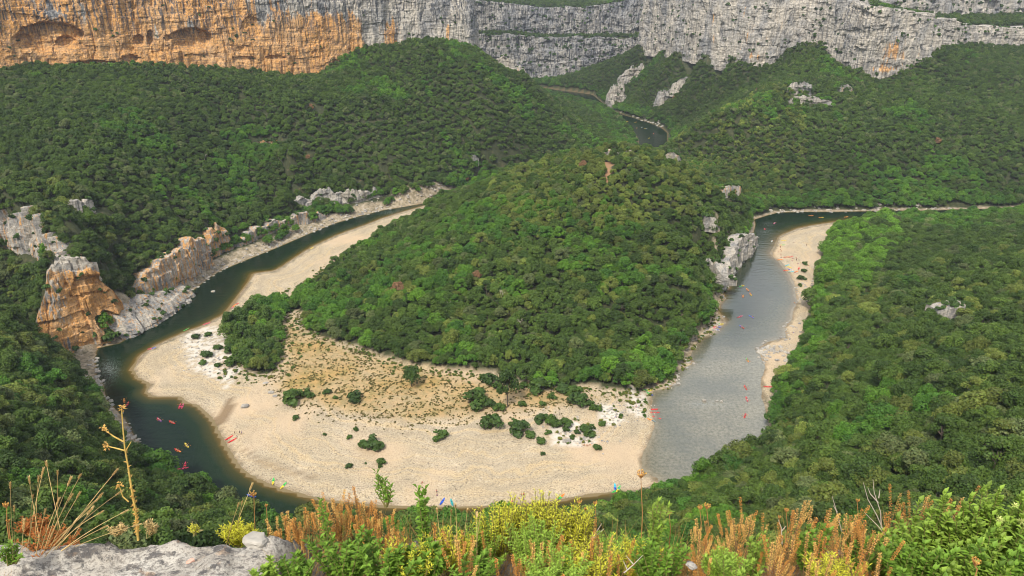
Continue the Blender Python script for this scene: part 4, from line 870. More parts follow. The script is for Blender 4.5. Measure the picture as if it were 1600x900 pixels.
# ------------------------------------------------------------------ kayaks, paddles and people
PAL = {'red': (0.62, 0.02, 0.02), 'crimson': (0.60, 0.02, 0.09), 'orange': (0.75, 0.22, 0.02), 'yellow': (0.75, 0.58, 0.03), 'green': (0.05, 0.45, 0.08), 'blue': (0.02, 0.09, 0.50), 'teal': (0.02, 0.30, 0.30), 'purple': (0.25, 0.05, 0.35), 'white': (0.7, 0.72, 0.72), 'grey': (0.2, 0.25, 0.25), 'pink': (0.65, 0.10, 0.22), 'cyan': (0.05, 0.45, 0.55), 'black': (0.02, 0.02, 0.025)}
PM = {k: plain('plastic_' + k, v, 0.4, 0.5) for k, v in PAL.items()}
M_SKIN = plain('skin', (0.45, 0.25, 0.16), 0.6); M_HAIR = plain('hair', (0.05, 0.03, 0.02), 0.7); M_SHORT = plain('shorts', (0.03, 0.04, 0.09), 0.8)
hull_cache = {}
def hull(c1, c2):
    if (c1, c2) in hull_cache: return hull_cache[(c1, c2)]
    ns, nr = 25, 14; V = []
    for i in range(ns):
        u = i / (ns - 1) * 2 - 1; wdt = 0.44 * (1 - abs(u) ** 2.6) ** 0.75 + 0.015; dk = 0.20 + 0.16 * abs(u) ** 3; kl = 0.02 + 0.24 * abs(u) ** 4
        well = 0.13 * (sstep(0.62, 0.52, abs(u)) if abs(abs(u) - 0.06) > 0.05 else 0.3)
        for j in range(nr):
            a = j / nr * 2 * math.pi; cx = math.cos(a); sz_ = math.sin(a)
            y = wdt * np.sign(cx) * abs(cx) ** 0.7; z = kl + (dk - kl) * (0.5 + 0.5 * np.sign(sz_) * abs(sz_) ** 0.6)
            if sz_ > 0.5 and abs(cx) < 0.8: z -= well
            V.append((u * 2.25, y, z))
    Fq = [[i * nr + j, (i + 1) * nr + j, (i + 1) * nr + (j + 1) % nr, i * nr + (j + 1) % nr] for i in range(ns - 1) for j in range(nr)]
    mi = [0 if i < (ns - 1) // 2 else 1 for i in range(ns - 1) for j in range(nr)] + [0, 1]
    me = mesh_np('hull', V, [np.array(Fq), np.array([list(range(nr))]), np.array([[(ns - 1) * nr + j for j in range(nr)][::-1]])], [PM[c1], PM[c2]], True, mi)
    hull_cache[(c1, c2)] = me; return me
def seat_mesh():
    V, Fq = join_parts([tube((0, 0, 0.10), (-0.03, 0, 0.15), 0.2, 0.21, 10), tube((-0.2, -0.19, 0.12), (-0.2, 0.19, 0.12), 0.035, 0.035, 6), tube((-0.22, -0.18, 0.3), (-0.22, 0.18, 0.3), 0.05, 0.05, 6), tube((-0.2, -0.16, 0.12), (-0.23, -0.16, 0.3), 0.03, 0.03, 5), tube((-0.2, 0.16, 0.12), (-0.23, 0.16, 0.3), 0.03, 0.03, 5)])
    return mesh_np('seat', V, Fq, [PM['black']])
SEAT = seat_mesh()
def skinned(name, verts, edges, radii, mats, split=None):
    me = bpy.data.meshes.new('tmp'); me.from_pydata(verts, edges, []); o = bpy.data.objects.new('tmp', me); COL.objects.link(o)
    o.modifiers.new('skin', 'SKIN')
    for v, rr in zip(me.skin_vertices[0].data, radii): v.radius = rr if hasattr(rr, '__len__') else (rr, rr)
    me.skin_vertices[0].data[0].use_root = True
    s = o.modifiers.new('sub', 'SUBSURF'); s.levels = 1
    bpy.context.view_layer.update()
    nm = bpy.data.meshes.new_from_object(o.evaluated_get(bpy.context.evaluated_depsgraph_get())); nm.name = name
    bpy.data.objects.remove(o)
    nm.materials.clear()
    for m in mats: nm.materials.append(m)
    if split:
        for p_ in nm.polygons: p_.material_index = split(p_.center)
    for p_ in nm.polygons: p_.use_smooth = True
    return nm
def body(pose):
    if pose == 'stand':
        V = [(0,0,0.95),(0,0,1.18),(0,0,1.42),(0,0,1.50),(0.01,0,1.62),(0.01,0,1.72), (0,0.1,0.90),(0.02,0.11,0.50),(0,0.12,0.09),(0.13,0.12,0.04), (0,-0.1,0.90),(0.05,-0.11,0.50),(0.0,-0.12,0.09),(0.13,-0.12,0.04), (0,0.19,1.40),(0.02,0.25,1.14),(0.1,0.25,0.90),(0.14,0.25,0.82), (0,-0.19,1.40),(0.02,-0.25,1.14),(0.1,-0.25,0.90),(0.14,-0.25,0.82)]
    elif pose == 'sit':
        V = [(0,0,0.12),(-0.03,0,0.34),(-0.02,0,0.56),(0,0,0.64),(0.02,0,0.74),(0.02,0,0.84), (0.05,0.1,0.12),(0.42,0.14,0.30),(0.74,0.13,0.10),(0.84,0.13,0.16), (0.05,-0.1,0.12),(0.42,-0.14,0.30),(0.74,-0.13,0.10),(0.84,-0.13,0.16), (-0.02,0.19,0.55),(0.12,0.27,0.36),(0.34,0.24,0.42),(0.42,0.24,0.43), (-0.02,-0.19,0.55),(0.12,-0.27,0.40),(0.34,-0.24,0.50),(0.42,-0.24,0.51)]
    else:
        V = [(0,0,0.12),(0.22,0,0.13),(0.46,0,0.14),(0.54,0,0.14),(0.64,0,0.16),(0.74,0,0.16), (-0.05,0.1,0.11),(-0.45,0.14,0.12),(-0.88,0.15,0.08),(-0.93,0.15,0.16), (-0.05,-0.1,0.11),(-0.42,-0.15,0.2),(-0.80,-0.13,0.08),(-0.86,-0.13,0.16), (0.44,0.19,0.13),(0.28,0.32,0.10),(0.10,0.34,0.08),(0.02,0.34,0.08), (0.44,-0.19,0.13),(0.60,-0.30,0.1),(0.72,-0.14,0.08),(0.76,-0.08,0.08)]
    E = [(0,1),(1,2),(2,3),(3,4),(4,5),(0,6),(6,7),(7,8),(8,9),(0,10),(10,11),(11,12),(12,13),(2,14),(14,15),(15,16),(16,17),(2,18),(18,19),(19,20),(20,21)]
    Rd = [0.14,0.13,0.14,0.06,0.095,0.07,0.09,0.062,0.045,0.035,0.09,0.062,0.045,0.035,0.062,0.045,0.033,0.035,0.062,0.045,0.033,0.035]
    lim = {'stand': lambda c: 1 if 0.62 < c[2] < 1.02 and abs(c[1]) < 0.21 else 0, 'sit': lambda c: 1 if c[0] < 0.28 and c[2] < 0.24 else 0, 'lie': lambda c: 1 if -0.3 < c[0] < 0.06 else 0}[pose]
    return skinned('body', V, E, Rd, [M_SKIN, M_SHORT], lim), V
BODIES = {p_: body(p_) for p_ in ('stand', 'sit', 'lie')}
HEAD = {}
def head_bits(pose):
    _, V = BODIES[pose]; h = (np.array(V[4]) + np.array(V[5])) / 2; ax_ = np.array(V[5]) - np.array(V[4]); ax_ /= np.linalg.norm(ax_)
    parts = [tube(h + ax_ * 0.02 - np.array((0.03, 0, 0)), h + ax_ * 0.10 - np.array((0.03, 0, 0)), 0.105, 0.085, 10), tube(h + ax_ * 0.10 - np.array((0.03, 0, 0)), h + ax_ * 0.15 - np.array((0.03, 0, 0)), 0.085, 0.02, 10)]
    Vh, Fh = join_parts(parts); hair = mesh_np('hair', Vh, Fh, [M_HAIR], True)
    a, b = np.array(V[1]) - (np.array(V[2]) - np.array(V[1])) * 0.3, np.array(V[2]); return hair, a, b
HB = {p_: head_bits(p_) for p_ in BODIES}
vest_cache = {}
def vest(pose, c):
    if (pose, c) not in vest_cache:
        _, a, b = HB[pose]; m_ = (a + b) / 2
        Vv, Fv = join_parts([tube(a, m_, 0.175, 0.185, 12), tube(m_, b, 0.185, 0.16, 12), tube(b, b + (b - m_) * 0.35, 0.16, 0.08, 12)])
        vest_cache[(pose, c)] = mesh_np('life_vest', Vv, Fv, [PM[c]], True)
    return vest_cache[(pose, c)]
def person(loc, rz, pose, c, label, group='people by and on the river'):
    o = empty('person', loc, rz); link('body', BODIES[pose][0], o); link('hair', HB[pose][0], o)
    v = link('life_vest' if pose == 'sit' else 'shirt', vest(pose, c), o); tag(o, label, 'person', group); return o
def paddle_mesh():
    V, Fq = join_parts([tube((0, -1.0, 0.15), (0, 1.0, -0.15), 0.018, 0.018, 6)]); return mesh_np('shaft', V, Fq, [PM['black']])
def blade_mesh(s):
    V, Fq = join_parts([tube((0, s * 0.85, -s * 0.128), (0, s * 1.0, -s * 0.15), 0.02, 0.09, 8), tube((0, s * 1.0, -s * 0.15), (0, s * 1.2, -s * 0.18), 0.09, 0.05, 8)])
    V[:, 0] *= 0.25; return mesh_np('blade', V, Fq, [PM['orange']])
PAD = (paddle_mesh(), blade_mesh(1), blade_mesh(-1))
def kayak(px, py, ang, c1, c2, where, crew=0, vests=('red', 'yellow'), on_water=True, k=1.0):
    """ang: heading as seen in the picture, degrees from the picture's right, anticlockwise"""
    g = ground(px, py) if not on_water else at(px, py, 0.0)
    g2 = at(px + 8 * math.cos(R(ang)), py - 8 * math.sin(R(ang)), float(g[2])); h = math.atan2(g2[1] - g[1], g2[0] - g[0])
    if not on_water: g = np.array((g[0], g[1], float(zat(g[0], g[1])) + 0.02))
    else: g = np.array((g[0], g[1], -0.08))
    o = empty('kayak', g, h); o.scale = (k, k, k)
    cc = c1 if c1 == c2 else f'{c1} and {c2}'
    tag(o, f'{cc} kayak {where}', 'kayak', 'kayaks on the river' if on_water else 'kayaks drawn up on the gravel')
    link('hull', hull(c1, c2), o); link('seat', SEAT, o, (0.75, 0, 0)); link('seat', SEAT, o, (-0.85, 0, 0))
    for i in range(crew):
        off = (0.75, -0.85)[i]; q = g + np.array((math.cos(h) * off, math.sin(h) * off, 0.04)) * k
        role = 'front' if i == 0 else 'rear'
        person(q, h, 'sit', vests[i % len(vests)], f'{role} paddler, {vests[i % len(vests)]} vest, kayak {where}')
        p_ = empty('paddle', q + np.array((math.cos(h) * 0.42, math.sin(h) * 0.42, 0.47)), h + (0.25 if i else -0.2))
        link('shaft', PAD[0], p_); link('blade', PAD[1], p_); link('blade', PAD[2], p_)
        tag(p_, f'paddle of {role} paddler, kayak {where}', 'paddle', 'paddles held over the water')
KW = [(194, 626, 95, 'orange', 'orange', 'nearest the left bank ledge', 1, ('yellow',)), (199, 632, 60, 'red', 'red', 'just below the left bank ledge one', 1, ('orange',)),
 (281, 635, 70, 'crimson', 'crimson', 'left of the rafted pair by the notch', 1, ('pink',)), (285, 635, 70, 'crimson', 'pink', 'right of the rafted pair by the notch', 1, ('crimson',)),
 (249, 656, -40, 'crimson', 'purple', 'left of the one mid left bend', 2, ('pink', 'white')), (269, 660, -25, 'red', 'red', 'in the middle of the left bend', 2, ('white', 'orange')),
 (292, 696, -50, 'yellow', 'yellow', 'in the lower left bend', 2, ('blue', 'yellow')), (278, 704, -28, 'red', 'orange', 'left below the yellow one in the bend', 2, ('red', 'yellow')),
 (286, 732, 10, 'crimson', 'crimson', 'lowest on the left bend near trees', 1, ('pink',)), (289, 727, 80, 'red', 'crimson', 'crossing behind the lowest crimson one', 1, ('crimson',)), (393, 775, -15, 'blue', 'blue', 'alone near the bottom left trees', 2, ('orange', 'white')),
 (291, 515, 28, 'green', 'green', 'at the shallows of the left arm', 1, ('green',)),
 (1165, 606, -60, 'red', 'red', 'uppermost of three in lower right arm', 2, ('red', 'crimson')), (1167, 624, -70, 'red', 'crimson', 'middle of three in lower right arm', 1, ('white',)), (1164, 650, 70, 'red', 'red', 'lowest of three in lower right arm', 2, ('crimson', 'red')),
 (1168, 563, -60, 'green', 'orange', 'in the right arm above three red ones', 2, ('yellow', 'orange')), (1159, 447, 15, 'green', 'yellow', 'highest of the four below the pale bluff', 1, ('yellow',)), (1168, 453, -45, 'orange', 'orange', 'second of the four below the pale bluff', 2, ('orange', 'yellow')), (1173, 460, -60, 'orange', 'yellow', 'third of the four below the pale bluff', 1, ('orange',)), (1161, 463, 80, 'orange', 'orange', 'lowest of the four below the pale bluff', 2, ('yellow', 'orange')),
 (1156, 495, 20, 'red', 'pink', 'left of the blue one in the middle right arm', 1, ('pink',)), (1174, 495, -30, 'blue', 'blue', 'right of the red one in the middle right arm', 1, ('red',)), (1159, 511, -35, 'blue', 'red', 'below the pair in the middle right arm', 2, ('red', 'crimson')),
 (1195, 358, 100, 'red', 'red', 'nearest the pale bluff, upper right arm', 1, ('pink',)), (1210, 349, 40, 'pink', 'pink', 'alone in the upper right arm', 1, ('white',)), (1206, 377, 60, 'white', 'white', 'off the upper right beach point', 1, ('white',)), (1267, 337, 3, 'orange', 'orange', 'leftmost under the far right bank', 1, ('orange',)), (1283, 340, 2, 'orange', 'yellow', 'middle one under the far right bank', 1, ('orange',)), (1322, 339, 10, 'orange', 'orange', 'rightmost under the far right bank', 1, ('yellow',)),
 (979, 190, 0, 'yellow', 'yellow', 'highest on the distant river bend', 0, ()), (993, 191, 10, 'yellow', 'orange', 'right of the highest one on the distant bend', 0, ()), (995, 200, 60, 'orange', 'orange', 'by the distant sand spit', 0, ()), (1003, 199, 70, 'white', 'white', 'in the middle of the distant bend', 0, ()), (1009, 201, -10, 'yellow', 'white', 'just right of the white one on the distant bend', 0, ()), (1021, 209, 60, 'orange', 'red', 'at the right of the distant bend', 0, ()), (1014, 216, 20, 'yellow', 'yellow', 'lowest on the distant bend', 0, ())]
for a in KW: kayak(a[0], a[1], a[2], a[3], a[4], a[5], a[6], a[7] or ('red',))
KB = [(358, 684.5, 32, 'red', 'red', 'upper one of two drawn up at the left shore of the bar'), (363, 689, 30, 'red', 'red', 'lower one of two drawn up at the left shore of the bar'), (427, 753, 82, 'yellow', 'green', 'upright on the lower left shore'), (443, 760, 52, 'yellow', 'green', 'slanting on the shore right of the upright one'), (691, 785, 60, 'blue', 'blue', 'behind the foreground leaves at the bottom shore'), (706, 786, 105, 'teal', 'teal', 'pointing at the water at the bottom shore'), (797, 787, 50, 'purple', 'pink', 'half hidden by the yellow bush at the bottom shore'), (877, 777, 45, 'green', 'orange', 'at the bottom shore right of the yellow bush'), (961, 762, 95, 'blue', 'cyan', 'on the shore above the lone treetops'), (962, 767, 30, 'green', 'teal', 'lying across the shore below the blue and cyan one'), (966, 765, 60, 'yellow', 'green', 'leaning beside the shore treetops'),
 (1021, 640, 3, 'red', 'red', 'topmost of the three at the right shore of the bar'), (1023, 645, 2, 'red', 'red', 'middle one of the three at the right shore of the bar'), (1026, 653, -14, 'red', 'red', 'lowest of the three at the right shore of the bar'), (1018, 657, -20, 'orange', 'grey', 'below the three red ones at the right shore'), (1012, 610.5, 2, 'green', 'yellow', 'upper of the pair on the right point of the bar'), (1015, 616, -25, 'green', 'blue', 'lower of the pair on the right point of the bar'),
 (1125, 507, 2, 'green', 'yellow', 'upper of the three on the small right bank beach'), (1121, 511, -5, 'red', 'blue', 'middle of the three on the small right bank beach'), (1118, 514, -22, 'pink', 'blue', 'lowest of the three on the small right bank beach'),
 (323, 506, 18, 'crimson', 'crimson', 'on the shore of the left arm right of the green one'), (237, 545, 14, 'crimson', 'blue', 'at the leftmost shore of the bar'), (369, 476, 25, 'orange', 'red', 'under the tree clump on the left arm shore'), (364, 480, 40, 'pink', 'orange', 'just below the orange one under the tree clump'), (487, 388, 30, 'yellow', 'yellow', 'far up the left arm shore'),
 (1220, 364.5, 15, 'purple', 'pink', 'at the top point of the right hand beach'), (1224, 376, 0, 'yellow', 'yellow', 'upper yellow one on the right hand beach'), (1222, 383, 2, 'yellow', 'green', 'second from the top on the right hand beach'), (1230, 415, 20, 'cyan', 'cyan', 'at the left end of the colourful row on the right hand beach'), (1233, 418, -20, 'yellow', 'yellow', 'in the colourful row on the right hand beach'), (1235, 422, -15, 'blue', 'white', 'in the middle of the colourful row on the right hand beach'), (1236, 425, 5, 'teal', 'cyan', 'lowest of the colourful row on the right hand beach'), (1228, 423, 10, 'red', 'orange', 'touching the water by the colourful row'), (1248, 420, 70, 'red', 'red', 'pointing inland on the right hand beach'), (1244, 425, 20, 'red', 'orange', 'right of the colourful row on the right hand beach'), (1228, 402, 5, 'red', 'orange', 'left red one in the middle of the right hand beach'), (1235, 402, 10, 'red', 'red', 'right red one in the middle of the right hand beach'), (1219, 406, 5, 'orange', 'orange', 'close to the water on the right hand beach'), (1448 - 157, 383, 0, 'teal', 'grey', 'under the trees at the back of the right hand beach'), (1200, 605, 0, 'red', 'red', 'on the small sandy cove at the right')]
for a in KB: kayak(*a[:6], on_water=False)
PL = [(367, 679, 'stand', 'black', 'standing at the tip of the two red kayaks'), (375, 679, 'stand', 'black', 'left one of two standing right of the red kayaks'), (378, 679, 'stand', 'blue', 'right one of two standing right of the red kayaks'), (370, 683, 'sit', 'white', 'sitting by the two red kayaks'), (682, 771, 'stand', 'crimson', 'standing on the lower gravel left of the teal kayak'), (683, 775, 'sit', 'purple', 'crouched just below the standing one left of the teal kayak'), (660, 755, 'sit', 'red', 'sitting alone on the lower gravel'), (815, 776, 'stand', 'orange', 'left one of the tall pair by the bottom shore'), (818, 776, 'stand', 'crimson', 'right one of the tall pair by the bottom shore'), (811, 780, 'sit', 'black', 'sitting left below the tall pair'), (818, 782, 'sit', 'purple', 'sitting below the tall pair at the bottom shore'), (582, 702, 'sit', 'grey', 'left one resting below the large round bush'), (585, 704, 'sit', 'white', 'right one resting below the large round bush'), (913, 697, 'sit', 'orange', 'left one of the group in the shade by the slabs'), (917, 697, 'sit', 'red', 'middle one of the group by the slabs'), (921, 696, 'lie', 'orange', 'lying at the right of the group by the slabs'), (994, 636, 'sit', 'pink', 'sitting on the white slabs near the red kayaks'), (962, 652, 'lie', 'blue', 'lying on the right hand white slabs'), (1026, 600, 'sit', 'crimson', 'sitting on the gravel point'), (192, 516, 'sit', 'orange', 'sitting on the rock shelf below the cliff hollow'), (999, 616, 'lie', 'red', 'lying on slabs by the green kayaks'),
 (1219, 388, 'stand', 'red', 'topmost of the bathers at the edge of the right hand beach'), (1219, 391, 'sit', 'crimson', 'second of the bathers at the beach edge'), (1217, 394, 'lie', 'red', 'third of the bathers, lying at the beach edge'), (1221, 393, 'sit', 'orange', 'right of the lying bather'), (1220, 399, 'sit', 'red', 'fourth down among the bathers at the beach edge'), (1220, 403, 'sit', 'blue', 'in blue among the bathers at the beach edge'), (1239, 405, 'sit', 'pink', 'sitting right of the red kayaks on the beach'), (1238, 408, 'lie', 'pink', 'lying right of the red kayaks on the beach'), (1244, 404, 'sit', 'red', 'sitting apart further up the beach'), (1244, 408, 'stand', 'black', 'standing apart in the middle of the beach'), (1247, 413, 'sit', 'purple', 'sitting above the low dark bush'), (1251, 411, 'lie', 'yellow', 'lying left of the low dark bush'), (1263, 415, 'lie', 'red', 'lying right of the low dark bush'), (1260, 385, 'stand', 'black', 'standing alone on the upper part of the beach'), (1240, 379, 'lie', 'grey', 'lying on the upper beach'), (1242, 394, 'lie', 'grey', 'lying on the middle beach by the path'), (1239, 520, 'lie', 'blue', 'lying on the narrow beach by the trees'), (1242, 474, 'lie', 'orange', 'lying on rocks at the narrow beach')]
PC = {'black': 'dark', 'white': 'white'}
for i, (px, py, ps, c, lb) in enumerate(PL):
    g = ground(px, py); person((g[0], g[1], float(max(zat(g[0], g[1]), 0))), i * 1.7, ps, c, f'person in {PC.get(c, c)} {lb}')

# dead grey trees standing in the woods
for i, (px, py, lb) in enumerate([(700, 486, 'pale dead tree with bare branches low on the central hill, left one of two'), (783, 478, 'pale dead tree with forked bare branches, right one of two on the central hill'), (815, 520, 'grey brown dead tree near the foot of the central hill'), (1278, 440, 'dead leaning trunk at the edge of the right hand wood'), (1180, 205, 'small dead tree on the far right slope'), (320, 250, 'small dead tree on the left slope')]):
    g = ground(px, py); rr = np.random.default_rng(i); hh_ = 9.0 if py > 300 else 6.0
    def br(p0, d, ln, rd, lv):
        p1 = p0 + d * ln; out_ = [tube(p0, p1, rd, rd * 0.6, 5)]
        if lv:
            for _ in range(3): d2 = d + rr.normal(size=3) * 0.45; d2 /= np.linalg.norm(d2); out_ += br(p0 + d * ln * rr.uniform(0.55, 1.0), d2, ln * 0.62, rd * 0.6, lv - 1)
        return out_
    V, Fq = join_parts(br(np.zeros(3), np.array((0.05, 0, 1.0)), hh_ * 0.5, 0.22, 3)); o = link('dead_tree', mesh_np('dead_tree', V, Fq, [plain('dead_wood_%d' % i, (0.42, 0.36, 0.29), 0.8)]), loc=tuple(g), rot=(0, 0, i)); tag(o, lb, 'dead tree')
# ------------------------------------------------------------------ the rocky ledge at the viewer's feet
fr = np.random.default_rng(31)
lx = np.unique(np.concatenate([np.linspace(-9, -1.9, 16), np.arange(-1.9, 2.0, 0.016), np.linspace(2.0, 9, 16)]))
ly = np.unique(np.concatenate([np.linspace(-7, 1.2, 14), np.arange(1.2, 2.75, 0.013), np.linspace(2.75, 6, 12)]))
LX, LY = np.meshgrid(lx, ly)
def ledge_z(x, y):
    lf = sstep(-0.62, -0.80, x + 0.1 * fbm(x * 2, y * 2, 0, 3)); top = 188.17 * lf + 187.74 * (1 - lf)
    edge = (1.99 + 0.05 * fbm(x * 3, 0 * x, 0, 6)) * lf + (2.36 + 0.12 * fbm(x * 2, 0 * x, 0, 7)) * (1 - lf)
    top = top + 0.032 * fbm(x * 1.6, y * 1.6, 0, 11) + 0.022 * fbm(x * 7, y * 7, 0, 12) + 0.014 * fbm(x * 24, y * 24, 0, 13, 3) + 0.02 * vnoise(np.floor(x * 6 + fbm(x * 4, y * 4, 0, 15)), np.floor(y * 9 + fbm(x * 3, y * 3, 1, 14) * 1.5), 0, 16)
    return top - 0.02 * sstep(0.25, 0.0, edge - y) - np.maximum(y - edge, 0) * 3.2 - 0.25 * np.maximum(0, np.abs(x) - 3)
LZ = ledge_z(LX, LY)
gj, gi = np.meshgrid(np.arange(len(ly) - 1), np.arange(len(lx) - 1), indexing='ij'); b0 = (gj * len(lx) + gi).ravel()
ml, t, b = mat('weathered_limestone'); p = pos(t)
a1 = noise(t, p, 5, 6, 0.6, (1, 1, 1)); a2 = noise(t, p, 22, 6, 0.7, (0.6, 1, 1)); a3 = noise(t, p, 70, 4, 0.7)
c = ramp(t, a1, [(0.3, (0.28, 0.245, 0.20)), (0.5, (0.43, 0.39, 0.33)), (0.7, (0.54, 0.50, 0.43))])
c = mixc(t, ramp(t, a2, [(0.42, 0.9), (0.50, 0.0)]), c, (0.075, 0.07, 0.07))
c = mixc(t, ramp(t, a3, [(0.40, 0.7), (0.50, 0.0)]), c, (0.16, 0.14, 0.12))
c = mixc(t, ramp(t, noise(t, p, 9, 4), [(0.60, 0.0), (0.72, 0.6)]), c, (0.62, 0.38, 0.20))
t.links.new(c, b.inputs['Base Color']); bump(t, b, math_(t, 'ADD', a2, a3), 0.7, 0.02)
me = mesh_np('rock_ledge', np.stack([LX, LY, LZ], -1).reshape(-1, 3), np.stack([b0, b0 + 1, b0 + 1 + len(lx), b0 + len(lx)], -1), [ml], smooth=True)
tag(link('rock_ledge', me), 'rough pale limestone ledge with black lichen at the bottom left', 'rock')
def on_ledge(x, y): return float(ledge_z(np.array([x]), np.array([y]))[0])
def stone(px, py, w, hgt, lb, seed):
    x, y, d = [float(q) for q in ray(px, py)]; s = np.arange(1.2, 4.2, 0.004) / y
    zz = CZ + d * s; k = np.argmax(zz <= ledge_z(x * s, y * s)); q = np.array((x * s[k], y * s[k], zz[k])); rad = w * s[k] / 2
    return boulder('stone', q + np.array((0, 0, rad * hgt * 0.3)), rad, rad * 0.7, rad * hgt, seed, ml, lb, 'loose stones on the ledge', 0.3 * seed, 'stone')
M_WST = plain('pale_stone', (0.36, 0.33, 0.28), 0.85, 0.2, 0.25); M_PINK = plain('pink_stone', (0.60, 0.36, 0.27), 0.85, 0.2, 0.2)
for i, (px, py, w, h, lb, m_) in enumerate([(401, 848, 40, 0.5, 'biggest white stone at the outer edge of the ledge', M_WST), (166, 858, 14, 0.5, 'flat grey stone in the middle of the ledge', ml), (170, 874, 10, 0.6, 'dark grey stone under the flat one', ml), (122, 887, 15, 0.5, 'pale stone near the lower left of the ledge', M_WST), (298, 878, 13, 0.5, 'pink stone at the lower right of the ledge', M_PINK), (311, 885, 11, 0.6, 'white stone right of the pink stone', M_WST), (328, 886, 9, 0.8, 'pale upright stone right of the white one', M_WST), (340, 889, 8, 0.6, 'small pale stone at the right end of the row', M_WST), (1098, 889, 24, 0.5, 'largest rough pale stone among plants at the lower right', ml), (1080, 884, 18, 0.5, 'rough pale stone left of the largest one among the plants', ml), (1118, 884, 16, 0.5, 'rough pale stone right of the largest one among plants', ml)]):
    o = stone(px, py, w, h, lb, 20 + i); o.data.materials.clear(); o.data.materials.append(m_)

# ------------------------------------------------------------------ foreground plants
def fl(name, base, transl=0.3): return leaf_material(name, transl, base)
M_SPIKE = fl('dry_calyx', (0.50, 0.235, 0.05), 0.25); M_SPIKE2 = fl('dry_calyx_pale', (0.60, 0.36, 0.10), 0.25); M_STRAW = fl('straw', (0.62, 0.45, 0.20), 0.3); M_DSTEM = plain('dry_stem', (0.24, 0.13, 0.06), 0.8)
M_GRN = fl('shrub_leaf', (0.155, 0.27, 0.030)); M_GRN2 = fl('shrub_leaf_bright', (0.23, 0.34, 0.045)); M_GSTEM = plain('green_stem', (0.20, 0.17, 0.06), 0.7); M_YEL = fl('broom_leaf', (0.56, 0.54, 0.05)); M_LGRN = fl('broom_leaf_green', (0.30, 0.44, 0.06)); M_RED = fl('rusty_leaf', (0.45, 0.16, 0.04)); M_DRY = fl('dry_grass_leaf', (0.50, 0.32, 0.11)); M_UMB = fl('dry_umbel', (0.68, 0.40, 0.10)); M_TWIG = plain('bare_twig', (0.50, 0.42, 0.34), 0.8)
def shade_attr(me, n_groups, per, r, lo=0.7, hi=1.3):
    a = np.repeat(r.uniform(lo, hi, n_groups), per); a = np.resize(a, len(me.vertices)); attr(me, 'shade', np.stack([a, a, a, a * 0 + 1], -1), 'FLOAT_COLOR')
def leafs(P, D, up, ln, wd):
    """pointed folded leaves: base P, direction D (n,3)"""
    D = D / (np.linalg.norm(D, axis=1)[:, None] + 1e-9); S_ = np.cross(D, up); S_ /= np.linalg.norm(S_, axis=1)[:, None] + 1e-9; U = np.cross(S_, D)
    ln = np.reshape(ln, (-1, 1)); wd = np.reshape(wd, (-1, 1))
    pts = [P, P + D * ln * 0.45 + S_ * wd / 2 + U * wd * 0.18, P + D * ln - U * ln * 0.10, P + D * ln * 0.45 - S_ * wd / 2 + U * wd * 0.18, P + D * ln * 0.5]
    V = np.stack(pts, 1).reshape(-1, 3); n = len(P); o = np.arange(n)[:, None] * 5
    Fq = np.concatenate([o + np.array([[0, 1, 2, 4]]), o + np.array([[0, 4, 2, 3]])]); return V, Fq
def spike_mesh(seed, Lg, m_):
    r = np.random.default_rng(seed); P, D = [], []; z = 0.0
    while z < Lg:
        f = z / Lg; k = int(r.integers(5, 8)); rad = 0.0052 * (1 - 0.55 * f)
        for i in range(k):
            a = i / k * 6.283 + r.uniform(-0.4, 0.4); P.append((math.cos(a) * rad * 0.4, math.sin(a) * rad * 0.4, z + r.uniform(-0.003, 0.003))); D.append((math.cos(a), math.sin(a), 0.35 + r.normal() * 0.25))
        z += 0.0125 * (1 - 0.35 * f) * r.uniform(0.8, 1.25)
    P, D = np.array(P), np.array(D); n = len(P); V, Fq = leafs(P, D, np.array((0, 0, 1.0)), r.uniform(0.0045, 0.0085, n), r.uniform(0.0035, 0.0058, n))
    me = mesh_np('flower_spike', V, Fq, [m_]); shade_attr(me, n, 5, r, 0.6, 1.35); return me
SPK = [spike_mesh(i, L_, (M_SPIKE, M_SPIKE2)[i % 2]) for i, L_ in enumerate((0.10, 0.13, 0.16, 0.12, 0.19, 0.08))]
def stem_chain(pts, r0, r1, n=5):
    ps = [np.array(p_, float) for p_ in pts]; k = len(ps) - 1
    return join_parts([tube(ps[i], ps[i + 1], r0 + (r1 - r0) * i / k, r0 + (r1 - r0) * (i + 1) / k, n) for i in range(k)])
